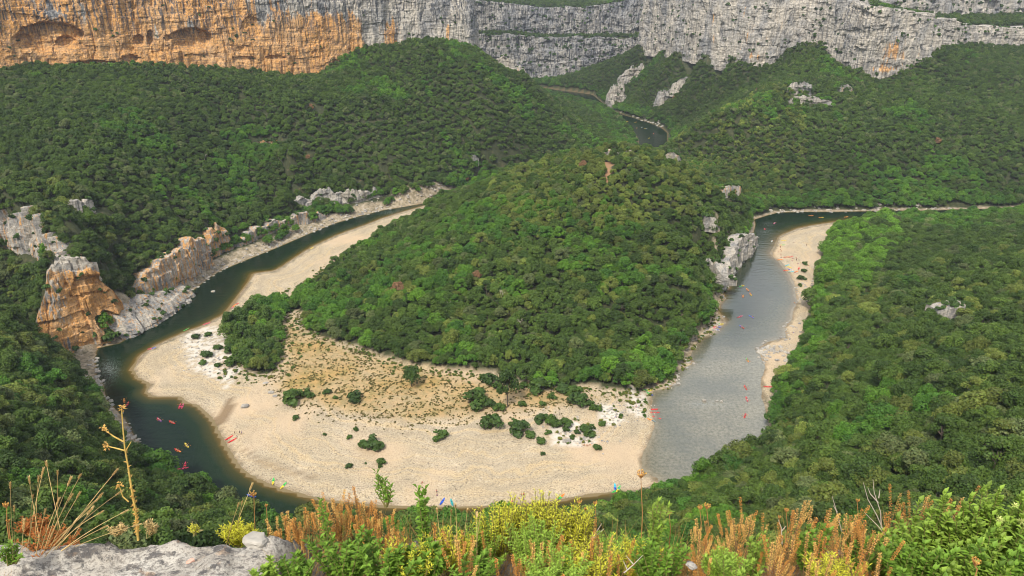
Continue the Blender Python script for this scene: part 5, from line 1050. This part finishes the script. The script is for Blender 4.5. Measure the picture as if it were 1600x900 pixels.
def spike_plant(px, py, D, label, group, seed, nb=3):
    """a dry stalk whose tip shows at (px, py), standing at distance D"""
    r = np.random.default_rng(seed); tip = atD(px, py, D); Lt = r.uniform(0.30, 0.42); base = tip + np.array((r.normal() * 0.03, r.normal() * 0.02, -Lt))
    gz = on_ledge(base[0], base[1]); base[2] = min(max(gz, base[2] - 0.3), base[2] + 0.1) - 0.02 if gz > base[2] - 0.5 else base[2] - 0.15
    o = empty('dried_flower_stalk', base); ms = int(r.integers(0, 6)); me = SPK[ms]; Ls = (0.10, 0.13, 0.16, 0.12, 0.19, 0.08)[ms]
    d = tip - base; dl = np.linalg.norm(d); st = d * (1 - Ls / dl)
    parts = [stem_chain([(0, 0, 0), d * 0.5 + np.array((r.normal() * 0.008, r.normal() * 0.008, 0)), d * 0.99], 0.0022, 0.0009)]
    q = Vector((0, 0, 1)).rotation_difference(Vector(d)).to_euler()
    sp = link('flower_spike', me, o, tuple(st), q); sp.scale = (1.05, 1.05, 1)
    for i in range(nb):
        f = r.uniform(0.35, 0.85); a = r.uniform(0, 6.28); b_ = d * f * (1 - Ls / dl * 0.5); l_ = r.uniform(0.03, 0.07); e_ = b_ + np.array((math.cos(a) * l_ * 0.6, math.sin(a) * l_ * 0.6, l_ * 1.3)); parts.append(tube(b_, e_, 0.0013, 0.0009, 4))
        s2 = link('flower_spike', SPK[int(r.integers(0, 6))], o, tuple(e_), Vector((0, 0, 1)).rotation_difference(Vector(e_ - b_ + np.array((0, 0, l_)))).to_euler()); k = r.uniform(0.5, 0.8); s2.scale = (0.9, 0.9, k)
    V, Fq = join_parts(parts); link('stem', mesh_np('stem', V, Fq, [M_DSTEM]), o)
    tag(o, label, 'dried plant', group)
ZN = [('rusty orange seed spike on a dry stalk in the thicket left of the leafy sprig', 'dried stalks left of centre', [(445,806),(449,800),(456,812),(460,808),(468,815),(476,792),(481,800),(487,803),(495,790),(500,782),(505,778),(512,796),(520,780),(528,790),(533,788),(540,800),(546,772),(552,760),(556,782),(562,786),(568,784),(573,792),(580,788),(586,796),(594,800),(604,806),(612,802),(437,825),(420,826),(590,820),(575,810),(520,812),(548,806),(500,812),(470,830),(612,826)], (1.95, 2.3)),
 ('rusty orange seed spike low in the grasses at the middle of the foreground', 'dried stalks in the middle', [(622,832),(680,818),(690,826),(712,838),(722,830),(738,836),(765,858),(800,866),(834,850),(846,848),(858,846),(862,862),(892,846),(902,856),(925,842),(934,838),(940,850),(955,862),(966,866),(812,872),(775,872),(880,872),(845,876),(915,872)], (1.85, 2.15)),
 ('rusty orange seed spike on the right of the white stones', 'dried stalks right of centre', [(1088,812),(1094,826),(1102,838),(1112,836),(1118,850),(1146,812),(1150,822),(1160,806),(1168,808),(1174,804),(1188,835),(1200,840),(1142,838),(1130,848),(1156,850)], (1.95, 2.3)),
 ('rusty orange seed spike in the tall group at the lower right', 'dried stalks at the lower right', [(1216,838),(1222,836),(1230,842),(1240,798),(1246,796),(1252,812),(1258,784),(1268,792),(1276,808),(1284,828),(1294,798),(1298,796),(1304,810),(1312,806),(1322,804),(1330,806),(1338,804),(1344,806),(1352,812),(1366,830),(1372,836),(1384,842),(1240,838),(1262,834),(1290,838),(1310,842),(1330,850),(1350,860),(1300,870),(1270,866),(1375,866),(1220,868)], (1.8, 2.25)),
 ('slim rusty spike rising above the bright green shrub', 'dried stalks over the right shrub', [(1407,788),(1412,800),(1448,778),(1451,786),(1486,778),(1504,778),(1500,792),(1524,794),(1390,808),(1384,800)], (2.1, 2.4))]
sd2 = 1000
for lb, gr, tips, (d0, d1) in ZN:
    tips = tips + [(a_ + fr.uniform(-9, 9), b_ + fr.uniform(4, 34)) for a_, b_ in tips if fr.random() < 0.22 and 'slim' not in lb]
    for i, (px, py) in enumerate(tips):
        sd2 += 1; D_ = d1 - (d1 - d0) * min(1, max(0, (py - 770) / 100)) ; spike_plant(px, py, D_ + fr.uniform(-0.05, 0.05), lb, gr, sd2, int(fr.integers(1, 4)))

def twig_shrub(name, ppx, ppy, D, spread, hgt, ntw, label, mleaf, llen=0.024, lwid=0.012, seed=0, group=None, cat='shrub', per=26, lean=0.35, mstem=None):
    """stems rising from one foot; the foot is found under the given point"""
    r = np.random.default_rng(seed); top = atD(ppx, ppy, D); foot = np.array((top[0], top[1], top[2] - hgt))
    o = empty(name, foot); stems, P, Dd = [], [], []
    for i in range(ntw):
        a = r.uniform(0, 6.283); q = math.sqrt(r.random()); h = hgt * (1 - 0.35 * q * r.random() - 0.25 * r.random() * (i > 0)) if ntw > 1 else hgt
        off = np.array((math.cos(a), math.sin(a) * 0.6, 0)) * spread * q * (ntw > 1)
        p0 = off * 0.15; p1 = off * 0.6 + np.array((0, 0, h * 0.5)) + r.normal(size=3) * 0.012; p2 = off + np.array((0, 0, h)) + r.normal(size=3) * 0.008
        stems.append(stem_chain([p0, p1, p2], 0.003, 0.0009, 4))
        tt = np.linspace(0.22, 1.0, per) if ntw > 1 else np.linspace(0.3, 1.0, per)
        for j, t_i in enumerate(tt):
            b_ = (1 - t_i) ** 2 * p0 + 2 * t_i * (1 - t_i) * p1 + t_i ** 2 * p2; an = j * 2.4 + r.uniform(-0.3, 0.3)
            for w_ in (0, math.pi) if mleaf is not M_YEL else (0,):
                P.append(b_); Dd.append((math.cos(an + w_), math.sin(an + w_), 0.55 + 0.9 * (t_i > 0.93) + r.normal() * 0.25))
    P, Dd = np.array(P), np.array(Dd); n = len(P)
    V, Fq = leafs(P, Dd, np.array((0.05, 0.02, 1.0)), llen * r.uniform(0.6, 1.25, n), lwid * r.uniform(0.7, 1.2, n))
    me = mesh_np('leaves', V, Fq, [mleaf]); shade_attr(me, n, 5, r, 0.62, 1.4); link('foliage', me, o)
    V, Fq = join_parts(stems); link('stem', mesh_np('stem', V, Fq, [mstem or M_GSTEM]), o)
    tag(o, label, cat, group); return o
TS = twig_shrub
TS('leafy_sprig', 598, 736, 2.1, 0.03, 0.16, 5, 'short leafy sprig in front of the gravel, above the orange spikes', M_GRN, 0.022, 0.009, 1, per=14, cat='plant')
TS('leafy_sprig', 654, 750, 2.1, 0.03, 0.42, 4, 'tall leafy sprig with dark round leaves left of the teal kayak', M_GRN, 0.028, 0.016, 2, per=26, cat='plant')
TS('leafy_sprig', 1029, 782, 2.0, 0.035, 0.36, 7, 'tall pale green leafy sprig right of the yellow umbel', M_GRN2, 0.024, 0.010, 3, per=30, cat='plant')
TS('leafy_sprig', 1062, 835, 2.0, 0.05, 0.22, 5, 'lower leafy sprig right of the tall pale green one', M_GRN, 0.022, 0.011, 4, per=20, cat='plant')
TS('leafy_sprig', 505, 776, 2.1, 0.02, 0.30, 4, 'leafy sprig hidden among the orange spikes', M_GRN, 0.02, 0.010, 5, per=22, cat='plant')
k = 0
for ppx, ppy, D_, sp_, h_, nt_, lb, ml_, ll, lw in [(530, 842, 1.9, 0.12, 0.22, 16, 'dark green shrub under the orange spikes', M_GRN, 0.024, 0.013), (600, 858, 1.85, 0.12, 0.20, 16, 'green shrub at the bottom left of centre', M_GRN, 0.024, 0.013), (570, 826, 2.0, 0.07, 0.22, 9, 'green leafy shrub poking between orange spikes', M_GRN, 0.022, 0.012), (660, 856, 1.9, 0.10, 0.20, 14, 'green shrub at the foot of the tall dark sprig', M_GRN, 0.026, 0.016), (740, 868, 1.85, 0.12, 0.18, 14, 'shrub with green leaves below the yellow bush', M_GRN, 0.022, 0.011), (455, 866, 1.85, 0.08, 0.16, 12, 'small green shrub at the edge of the ledge', M_GRN, 0.022, 0.012), (418, 880, 1.8, 0.06, 0.12, 9, 'small shrub right of the ledge stones', M_GRN2, 0.02, 0.011), (1030, 850, 1.9, 0.09, 0.22, 14, 'leafy shrub under the pale green sprig', M_GRN, 0.024, 0.012), (1150, 872, 1.85, 0.09, 0.15, 12, 'pale green shrub by the white stones', M_GRN2, 0.02, 0.009), (1190, 832, 2.0, 0.05, 0.25, 8, 'slim light green shrub left of the tall orange group', M_GRN2, 0.022, 0.010), (1272, 820, 2.05, 0.07, 0.24, 10, 'green shrub inside the tall orange group', M_GRN, 0.024, 0.013), (1350, 828, 2.05, 0.09, 0.24, 13, 'green shrub at the right edge of the orange group', M_GRN, 0.024, 0.013),
  (1408, 826, 2.1, 0.13, 0.28, 24, 'low left part shrub of the bright thicket at the lower right', M_GRN2, 0.025, 0.015), (1445, 800, 2.15, 0.14, 0.34, 28, 'bright green round leaved shrub second from the left in the right thicket', M_GRN2, 0.026, 0.016), (1475, 770, 2.1, 0.04, 0.36, 7, 'tall bright sprig standing out of the right thicket', M_GRN2, 0.026, 0.016), (1500, 802, 2.1, 0.15, 0.36, 30, 'dense bright green shrub in the middle of the right thicket', M_GRN2, 0.026, 0.016), (1545, 780, 2.1, 0.15, 0.42, 32, 'dense bright green shrub near the right edge', M_GRN2, 0.028, 0.018), (1590, 768, 2.1, 0.15, 0.46, 34, 'tall yellow green shrub at the right edge with pale blossoms', M_GRN2, 0.028, 0.018), (1556, 762, 2.12, 0.04, 0.40, 7, 'upright bright sprig near the right edge', M_GRN2, 0.026, 0.016), (1640, 775, 2.1, 0.15, 0.46, 30, 'shrub running out of the frame at the right', M_GRN2, 0.028, 0.018), (1440, 850, 1.9, 0.15, 0.24, 26, 'dark green shrub at the bottom below the bright thicket', M_GRN, 0.026, 0.015), (1520, 850, 1.9, 0.16, 0.26, 30, 'green shrub at the bottom right under the blossoms', M_GRN2, 0.026, 0.016), (1590, 842, 1.9, 0.16, 0.28, 30, 'green shrub in the bottom right corner', M_GRN, 0.026, 0.016)]:
    k += 1; TS('leafy_shrub', ppx, ppy, D_, sp_, h_, nt_, lb, ml_, ll, lw, 40 + k)
for i, (ppx, ppy, D_, sp_, h_, nt_, lb, mm_) in enumerate([(775, 786, 2.15, 0.10, 0.30, 60, 'left third of the yellow green wispy bush at the centre', M_YEL), (815, 774, 2.2, 0.11, 0.34, 80, 'tallest yellow green wispy bush at the centre', M_YEL), (860, 774, 2.2, 0.11, 0.34, 80, 'yellow green wispy bush right of the tallest one', M_YEL), (900, 784, 2.2, 0.09, 0.30, 60, 'right end of the yellow green wispy bushes', M_YEL), (835, 815, 2.05, 0.12, 0.28, 70, 'front wispy bush with greener twigs', M_LGRN), (750, 818, 2.1, 0.09, 0.26, 40, 'greenish wispy bush left of the yellow ones', M_LGRN), (700, 828, 2.0, 0.10, 0.22, 40, 'thin wispy bush left of centre', M_YEL), (965, 838, 2.1, 0.12, 0.22, 60, 'low light green wispy bush right of the yellow ones', M_LGRN), (1000, 846, 2.0, 0.10, 0.20, 50, 'low wispy bush left of the tall pale sprig', M_YEL), (920, 850, 1.9, 0.12, 0.20, 50, 'wispy yellow bush low at the middle bottom', M_YEL), (640, 850, 1.9, 0.10, 0.18, 40, 'wispy bush low under the tall dark sprig', M_YEL), (366, 822, 2.2, 0.06, 0.10, 40, 'small yellow bush behind the ledge left of the white stone', M_YEL), (382, 824, 2.2, 0.05, 0.09, 30, 'small yellow bush touching the white stone', M_YEL), (870, 862, 1.85, 0.12, 0.18, 50, 'green wispy bush low at the bottom', M_LGRN), (1310, 870, 1.85, 0.10, 0.14, 40, 'thin straw bush under the tall orange group', M_YEL), (1130, 862, 1.95, 0.07, 0.14, 30, 'wispy pale bush beside the white stones', M_LGRN)]):
    TS('wispy_bush', ppx, ppy, D_, sp_, h_, nt_, lb, mm_, 0.016, 0.005, 80 + i, per=44)
for i, (px, py) in enumerate([(1585, 790), (1562, 812), (1595, 815)]):
    q = atD(px, py, 1.98); r = np.random.default_rng(i); P_ = np.zeros((26, 3)); V, Fq = leafs(P_, r.normal(size=(26, 3)) + np.array((0, -0.4, 0.5)), np.array((0, 0, 1.0)), np.full(26, 0.016), np.full(26, 0.003))
    me = mesh_np('blossom', V, Fq, [fl('blossom_%d' % i, (0.62, 0.66, 0.22))] if i == 0 else [bpy.data.materials['blossom_0']]); shade_attr(me, 26, 5, r)
    tag(link('blossom', me, loc=tuple(q)), ('upper pale blossom at the right edge', 'left pale blossom on the right shrub', 'lowest pale blossom at the right edge')[i], 'flower')

# grass tufts with seed heads at the left
def grass_stem(b, tp, r, bend=0.12):
    b, tp = np.array(b), np.array(tp); m_ = (b + tp) / 2 + np.array((0, 0, np.linalg.norm(tp - b) * bend)); pts = [(1 - u) ** 2 * b + 2 * u * (1 - u) * m_ + u * u * tp for u in np.linspace(0, 1, 8)]; return pts
def head_mesh(pts, lenf, r, m_):
    P = []; Dd = []; e_ = np.array(pts[-1]); d = e_ - np.array(pts[-2]); d /= np.linalg.norm(d)
    for i in range(34):
        f = i / 33; P.append(e_ + d * (f - 0.5) * lenf); a = i * 2.4; s_ = np.array((math.cos(a), math.sin(a), 0.2 * math.sin(a * 2))); Dd.append(d * 1.0 + s_ * 0.45)
    V, Fq = leafs(np.array(P), np.array(Dd), np.array((0.1, 0.2, 1.0)), np.full(34, 0.011), np.full(34, 0.0042)); me = mesh_np('seed_head', V, Fq, [m_]); shade_attr(me, 34, 5, r, 0.8, 1.25); return me
def grass_tuft(label, stems, D, seed, headlen=0.028):
    r = np.random.default_rng(seed); o = empty('grass_tuft', (0, 0, 0)); b0_ = atD(*stems[0][0], D); o.location = tuple(b0_); parts = []
    for (bp_, tp_) in stems:
        b = atD(*bp_, D + r.uniform(-0.05, 0.05)) - b0_; tq = atD(*tp_, D + r.uniform(-0.12, 0.12)) - b0_; pts = grass_stem(b - np.array((0, 0, 0.03)), tq, r, 0.02 + 0.06 * r.random()); parts.append(stem_chain(pts, 0.0014, 0.0008, 4))
        link('seed_head', head_mesh(pts, headlen * r.uniform(0.8, 1.4), r, M_STRAW), o)
    V, Fq = join_parts(parts); me = mesh_np('stems', V, Fq, [M_STRAW]); shade_attr(me, len(parts), 40, r); link('stem', me, o); tag(o, label, 'grass', None); return o
grass_tuft('tall golden grass tuft with many seed heads, leaning right, at the left', [((62,856),(46,752)),((38,850),(66,741)),((52,852),(60,750)),((64,854),(108,754)),((66,856),(124,746)),((70,856),(122,775)),((72,856),(156,775)),((70,858),(152,781)),((84,848),(179,739)),((80,852),(185,771)),((92,850),(192,801)),((72,858),(155,802)),((96,852),(212,821)),((90,852),(160,825)),((60,858),(139,799)),((64,858),(110,778)),((58,856),(90,786)),((52,858),(70,801)),((44,858),(51,777)),((66,860),(120,812)),((100,848),(140,800))], 1.93, 5)
grass_tuft('three upright grass stems at the far left edge', [((18,862),(16,760)),((20,870),(22,796)),((30,856),(37,822))], 1.9, 6)
grass_tuft('two straight grass stems crossing the golden tuft', [((94,832),(73,727)),((88,838),(90,740))], 2.0, 7, 0.02)
grass_tuft('leaning grass stem in front of the blue kayak', [((355,846),(392,762)),((368,838),(378,786)),((350,850),(372,790))], 2.2, 8, 0.02)
grass_tuft('fine upright grass stems left of the wispy yellow bush', [((700,860),(705,800)),((715,862),(712,792)),((722,860),(730,800)),((742,858),(752,796)),((690,862),(683,800)),((745,864),(745,806))], 2.0, 9, 0.012)
# a heap of dry grass in the bottom left corner and dry blades through the thicket
nb_ = 10500; bx_ = np.concatenate([fr.uniform(-1.75, -1.05, 2300), fr.uniform(-0.75, 1.8, nb_ - 2300)]); by_ = np.concatenate([fr.uniform(1.45, 1.86, 2300), fr.uniform(1.85, 2.35, nb_ - 2300)])
okk = ~((bx_ < -1.05) & (by_ > 1.62 + 0.3 * (-1.25 - bx_) )); bx_, by_ = bx_[okk], by_[okk]
bz_ = ledge_z(bx_, by_) - 0.01; Dg = np.stack([fr.normal(size=len(bx_)) * 0.6, fr.normal(size=len(bx_)) * 0.5, fr.uniform(0.5, 1.4, len(bx_))], -1)
V, Fq = leafs(np.stack([bx_, by_, bz_], -1), Dg, np.array((0.3, 1.0, 0.1)), np.where(bx_ < -1.05, fr.uniform(0.06, 0.13, len(bx_)), fr.uniform(0.06, 0.26, len(bx_))), np.full(len(bx_), 0.0026))
me = mesh_np('dry_grass_foreground', V, Fq, [M_DRY]); shade_attr(me, len(bx_), 5, fr, 0.6, 1.4); tag(link('grass', me), 'dry straw coloured grass between the foreground plants', kind='stuff')
TS('grass_clump', 300, 822, 2.02, 0.02, 0.03, 14, 'tiny dry plant at the outer edge of the ledge', M_YEL, 0.012, 0.004, 210, per=10, cat='plant')
TS('grass_clump', 184, 824, 2.0, 0.03, 0.03, 18, 'small pale dry herb left of the tall stalk', M_STRAW, 0.012, 0.005, 211, per=10, cat='plant')
TS('grass_clump', 236, 816, 2.0, 0.02, 0.05, 10, 'small pale dry herb right of the tall stalk', M_STRAW, 0.012, 0.005, 212, per=12, cat='plant')
TS('rusty_herb', 72, 838, 1.97, 0.12, 0.07, 40, 'rusty red low herb at the foot of the golden grass', M_RED, 0.014, 0.005, 201, per=18, cat='plant')
TS('rusty_herb', 52, 812, 2.05, 0.08, 0.08, 20, 'orange dried herb behind the golden grass', M_RED, 0.014, 0.006, 202, per=18, cat='plant')
TS('leafy_shrub', 12, 850, 1.8, 0.05, 0.08, 12, 'little green herb in the dry grass at the left corner', M_GRN, 0.016, 0.007, 203, per=12, cat='plant')
# the tall dry stalk
o = empty('tall_dry_stalk', tuple(atD(216, 842, 1.98))); b0_ = np.array(o.location); q = lambda a, b_: atD(a, b_, 1.98) - b0_
parts = [stem_chain([q(216, 844), q(212, 800), q(205, 760), q(200, 727), q(195, 700), q(192, 667), q(190, 637)], 0.0042, 0.0016, 7), stem_chain([q(193, 690), q(178, 682), q(163, 671)], 0.0028, 0.0016), stem_chain([q(195, 704), q(180, 700), q(167, 697)], 0.0026, 0.0014), stem_chain([q(201, 784), q(192, 776), q(186, 758)], 0.0026, 0.0014), stem_chain([q(196, 705), q(205, 690)], 0.002, 0.001)]
V, Fq = join_parts(parts); link('stem', mesh_np('stem', V, Fq, [plain('stalk', (0.55, 0.38, 0.10), 0.7, 0.3, 0.25)]), o)
r = np.random.default_rng(3); P_, D_ = [], []
for yy in np.concatenate([fr.uniform(768, 836, 130), fr.uniform(700, 768, 20)]):
    P_.append(q(float(np.interp(yy, [700, 727, 760, 800, 844], [195, 200, 205, 212, 216])) + fr.uniform(-1.5, 1.5), yy)); a = fr.uniform(0, 6.28); D_.append((math.cos(a), math.sin(a), 0.3))
for c_ in ((190, 637), (167, 697), (163, 671), (186, 758)):
    for _ in range(22): P_.append(q(c_[0] + fr.uniform(-4, 4), c_[1] + fr.uniform(-4, 4))); D_.append(tuple(fr.normal(size=3)))
V, Fq = leafs(np.array(P_), np.array(D_), np.array((0, 0, 1.0)), fr.uniform(0.006, 0.014, len(P_)), fr.uniform(0.004, 0.008, len(P_))); me = mesh_np('pod', V, Fq, [M_SPIKE2]); shade_attr(me, len(P_), 5, r); link('seed_pods', me, o)
tag(o, 'tall bare yellow brown stalk with side branches rising over the left bend of the river', 'dried plant')
def umbel(px, py, pb, D, w, label):
    o = empty('umbel_stalk', tuple(atD(px + 1, pb, D))); b_ = np.array(o.location); tp = atD(px, py, D) - b_; s_ = w * D / (F * CT); r = np.random.default_rng(int(px)); parts = [stem_chain([(0, 0, -0.08), tp * 0.5 + np.array((0.003, 0, 0)), tp - np.array((0, 0, s_ * 0.7))], 0.0022, 0.0012)]; P_, D_ = [], []
    for i in range(9):
        a = i * 0.7 + r.uniform(-.2, .2); e_ = tp + np.array((math.cos(a) * s_ * 0.5, math.sin(a) * s_ * 0.4, r.uniform(-0.1, 0.35) * s_)); parts.append(tube(tp - np.array((0, 0, s_ * 0.7)), e_, 0.0012, 0.0018, 4))
        for j in range(5): P_.append(e_); D_.append(tuple(r.normal(size=3) * 0.5 + np.array((0, 0, 1))))
    V, Fq = join_parts(parts); me = mesh_np('stem', V, Fq, [plain('umbel_stem_%d' % px, (0.40, 0.20, 0.07))]); link('stem', me, o)
    V, Fq = leafs(np.array(P_), np.array(D_), np.array((0.2, 0, 1.0)), np.full(len(P_), s_ * 0.35), np.full(len(P_), s_ * 0.16)); me = mesh_np('umbel', V, Fq, [M_UMB]); shade_attr(me, len(P_), 5, r); link('flower_head', me, o); tag(o, label, 'dried flower', 'dried umbels')
for a in [(1002, 741, 862, 2.1, 13, 'tallest dried yellow umbel, against the gravel shore'), (905, 784, 830, 2.3, 8, 'dried umbel right of the yellow bush'), (896, 792, 835, 2.3, 6, 'small dried umbel nearest the yellow bush'), (915, 795, 835, 2.3, 5, 'tiny dried umbel right of the umbel by the yellow bush'), (930, 786, 850, 2.3, 6, 'dried umbel before the lone treetops'), (1046, 802, 850, 2.2, 6, 'dried umbel right of the tall pale sprig'), (1094, 793, 840, 2.2, 8, 'left one of two yellow umbels over the right woods'), (1105, 791, 845, 2.2, 10, 'right one of two yellow umbels over the right woods'), (1103, 816, 850, 2.2, 5, 'small umbel below the two yellow ones'), (1229, 797, 850, 2.2, 7, 'umbel left of the tall orange group'), (1218, 808, 850, 2.2, 5, 'small umbel at the left of the tall orange group'), (1340, 782, 840, 2.2, 6, 'dried umbel over the orange group'), (1525, 878, 900, 1.75, 14, 'pale orange umbel at the bottom right'), (9, 789, 850, 2.0, 9, 'dried umbel at the left edge'), (13, 814, 850, 2.0, 6, 'small dried umbel at the left edge'), (416, 790, 845, 2.25, 5, 'small dried umbel right of the blue kayak'), (396, 772, 850, 2.25, 9, 'rusty dried umbel beside the blue kayak')]: umbel(*a)
def twigs(pts_list, D, label):
    o = empty('bare_twig', tuple(atD(*pts_list[0][0], D))); b_ = np.array(o.location); V, Fq = join_parts([stem_chain([atD(*p_, D) - b_ for p_ in pl_], 0.0022, 0.0008, 5) for pl_ in pts_list]); link('stem', mesh_np('stem', V, Fq, [M_TWIG]), o); tag(o, label, 'twig')
twigs([[(1378, 850), (1376, 800), (1366, 770), (1364, 749)], [(1372, 785), (1360, 772), (1356, 762)], [(1373, 778), (1375, 765)]], 2.15, 'forked bare grey twig over the right shrubs')
twigs([[(1385, 840), (1370, 805), (1356, 780), (1349, 754)]], 2.15, 'thin bare stalk with a seed knob leaning left over the right shrubs')
twigs([[(1394, 850), (1372, 822), (1350, 800)]], 2.12, 'pale twig slanting across the right shrubs')
twigs([[(1315, 830), (1306, 795), (1300, 775)], [(1308, 800), (1302, 790)]], 2.2, 'thin grey twig left of the forked one')
twigs([[(975, 895), (990, 882), (1004, 868)], [(990, 882), (978, 868)], [(980, 890), (974, 876)]], 1.85, 'pale twig low at the bottom centre')
twigs([[(1222, 850), (1221, 825), (1216, 812)], [(1221, 830), (1228, 822)]], 2.1, 'bare white twig left of the orange group')
twigs([[(924, 842), (934, 828), (940, 818)], [(928, 840), (944, 826)]], 2.15, 'bare pinkish twig right of the yellow bush')

# ------------------------------------------------------------------ the air of the gorge
V = np.array([(x, y, z) for z in (-8, 214) for y in (-640, 3650) for x in (-2550, 2550)], float)
me = mesh_np('haze', V, np.array([[0, 2, 3, 1], [4, 5, 7, 6], [0, 1, 5, 4], [2, 6, 7, 3], [0, 4, 6, 2], [1, 3, 7, 5]]), [])
mh = bpy.data.materials.new('haze'); mh.use_nodes = True; t = mh.node_tree; t.nodes.clear(); oo = N(t, 'ShaderNodeOutputMaterial'); pv = N(t, 'ShaderNodeVolumePrincipled')
pv.inputs['Color'].default_value = (0.80, 0.88, 1.0, 1); pv.inputs['Density'].default_value = 0.000075; pv.inputs['Anisotropy'].default_value = 0.2
t.links.new(pv.outputs[0], oo.inputs['Volume']); me.materials.append(mh); tag(link('haze', me), 'thin blue haze filling the gorge', kind='stuff')
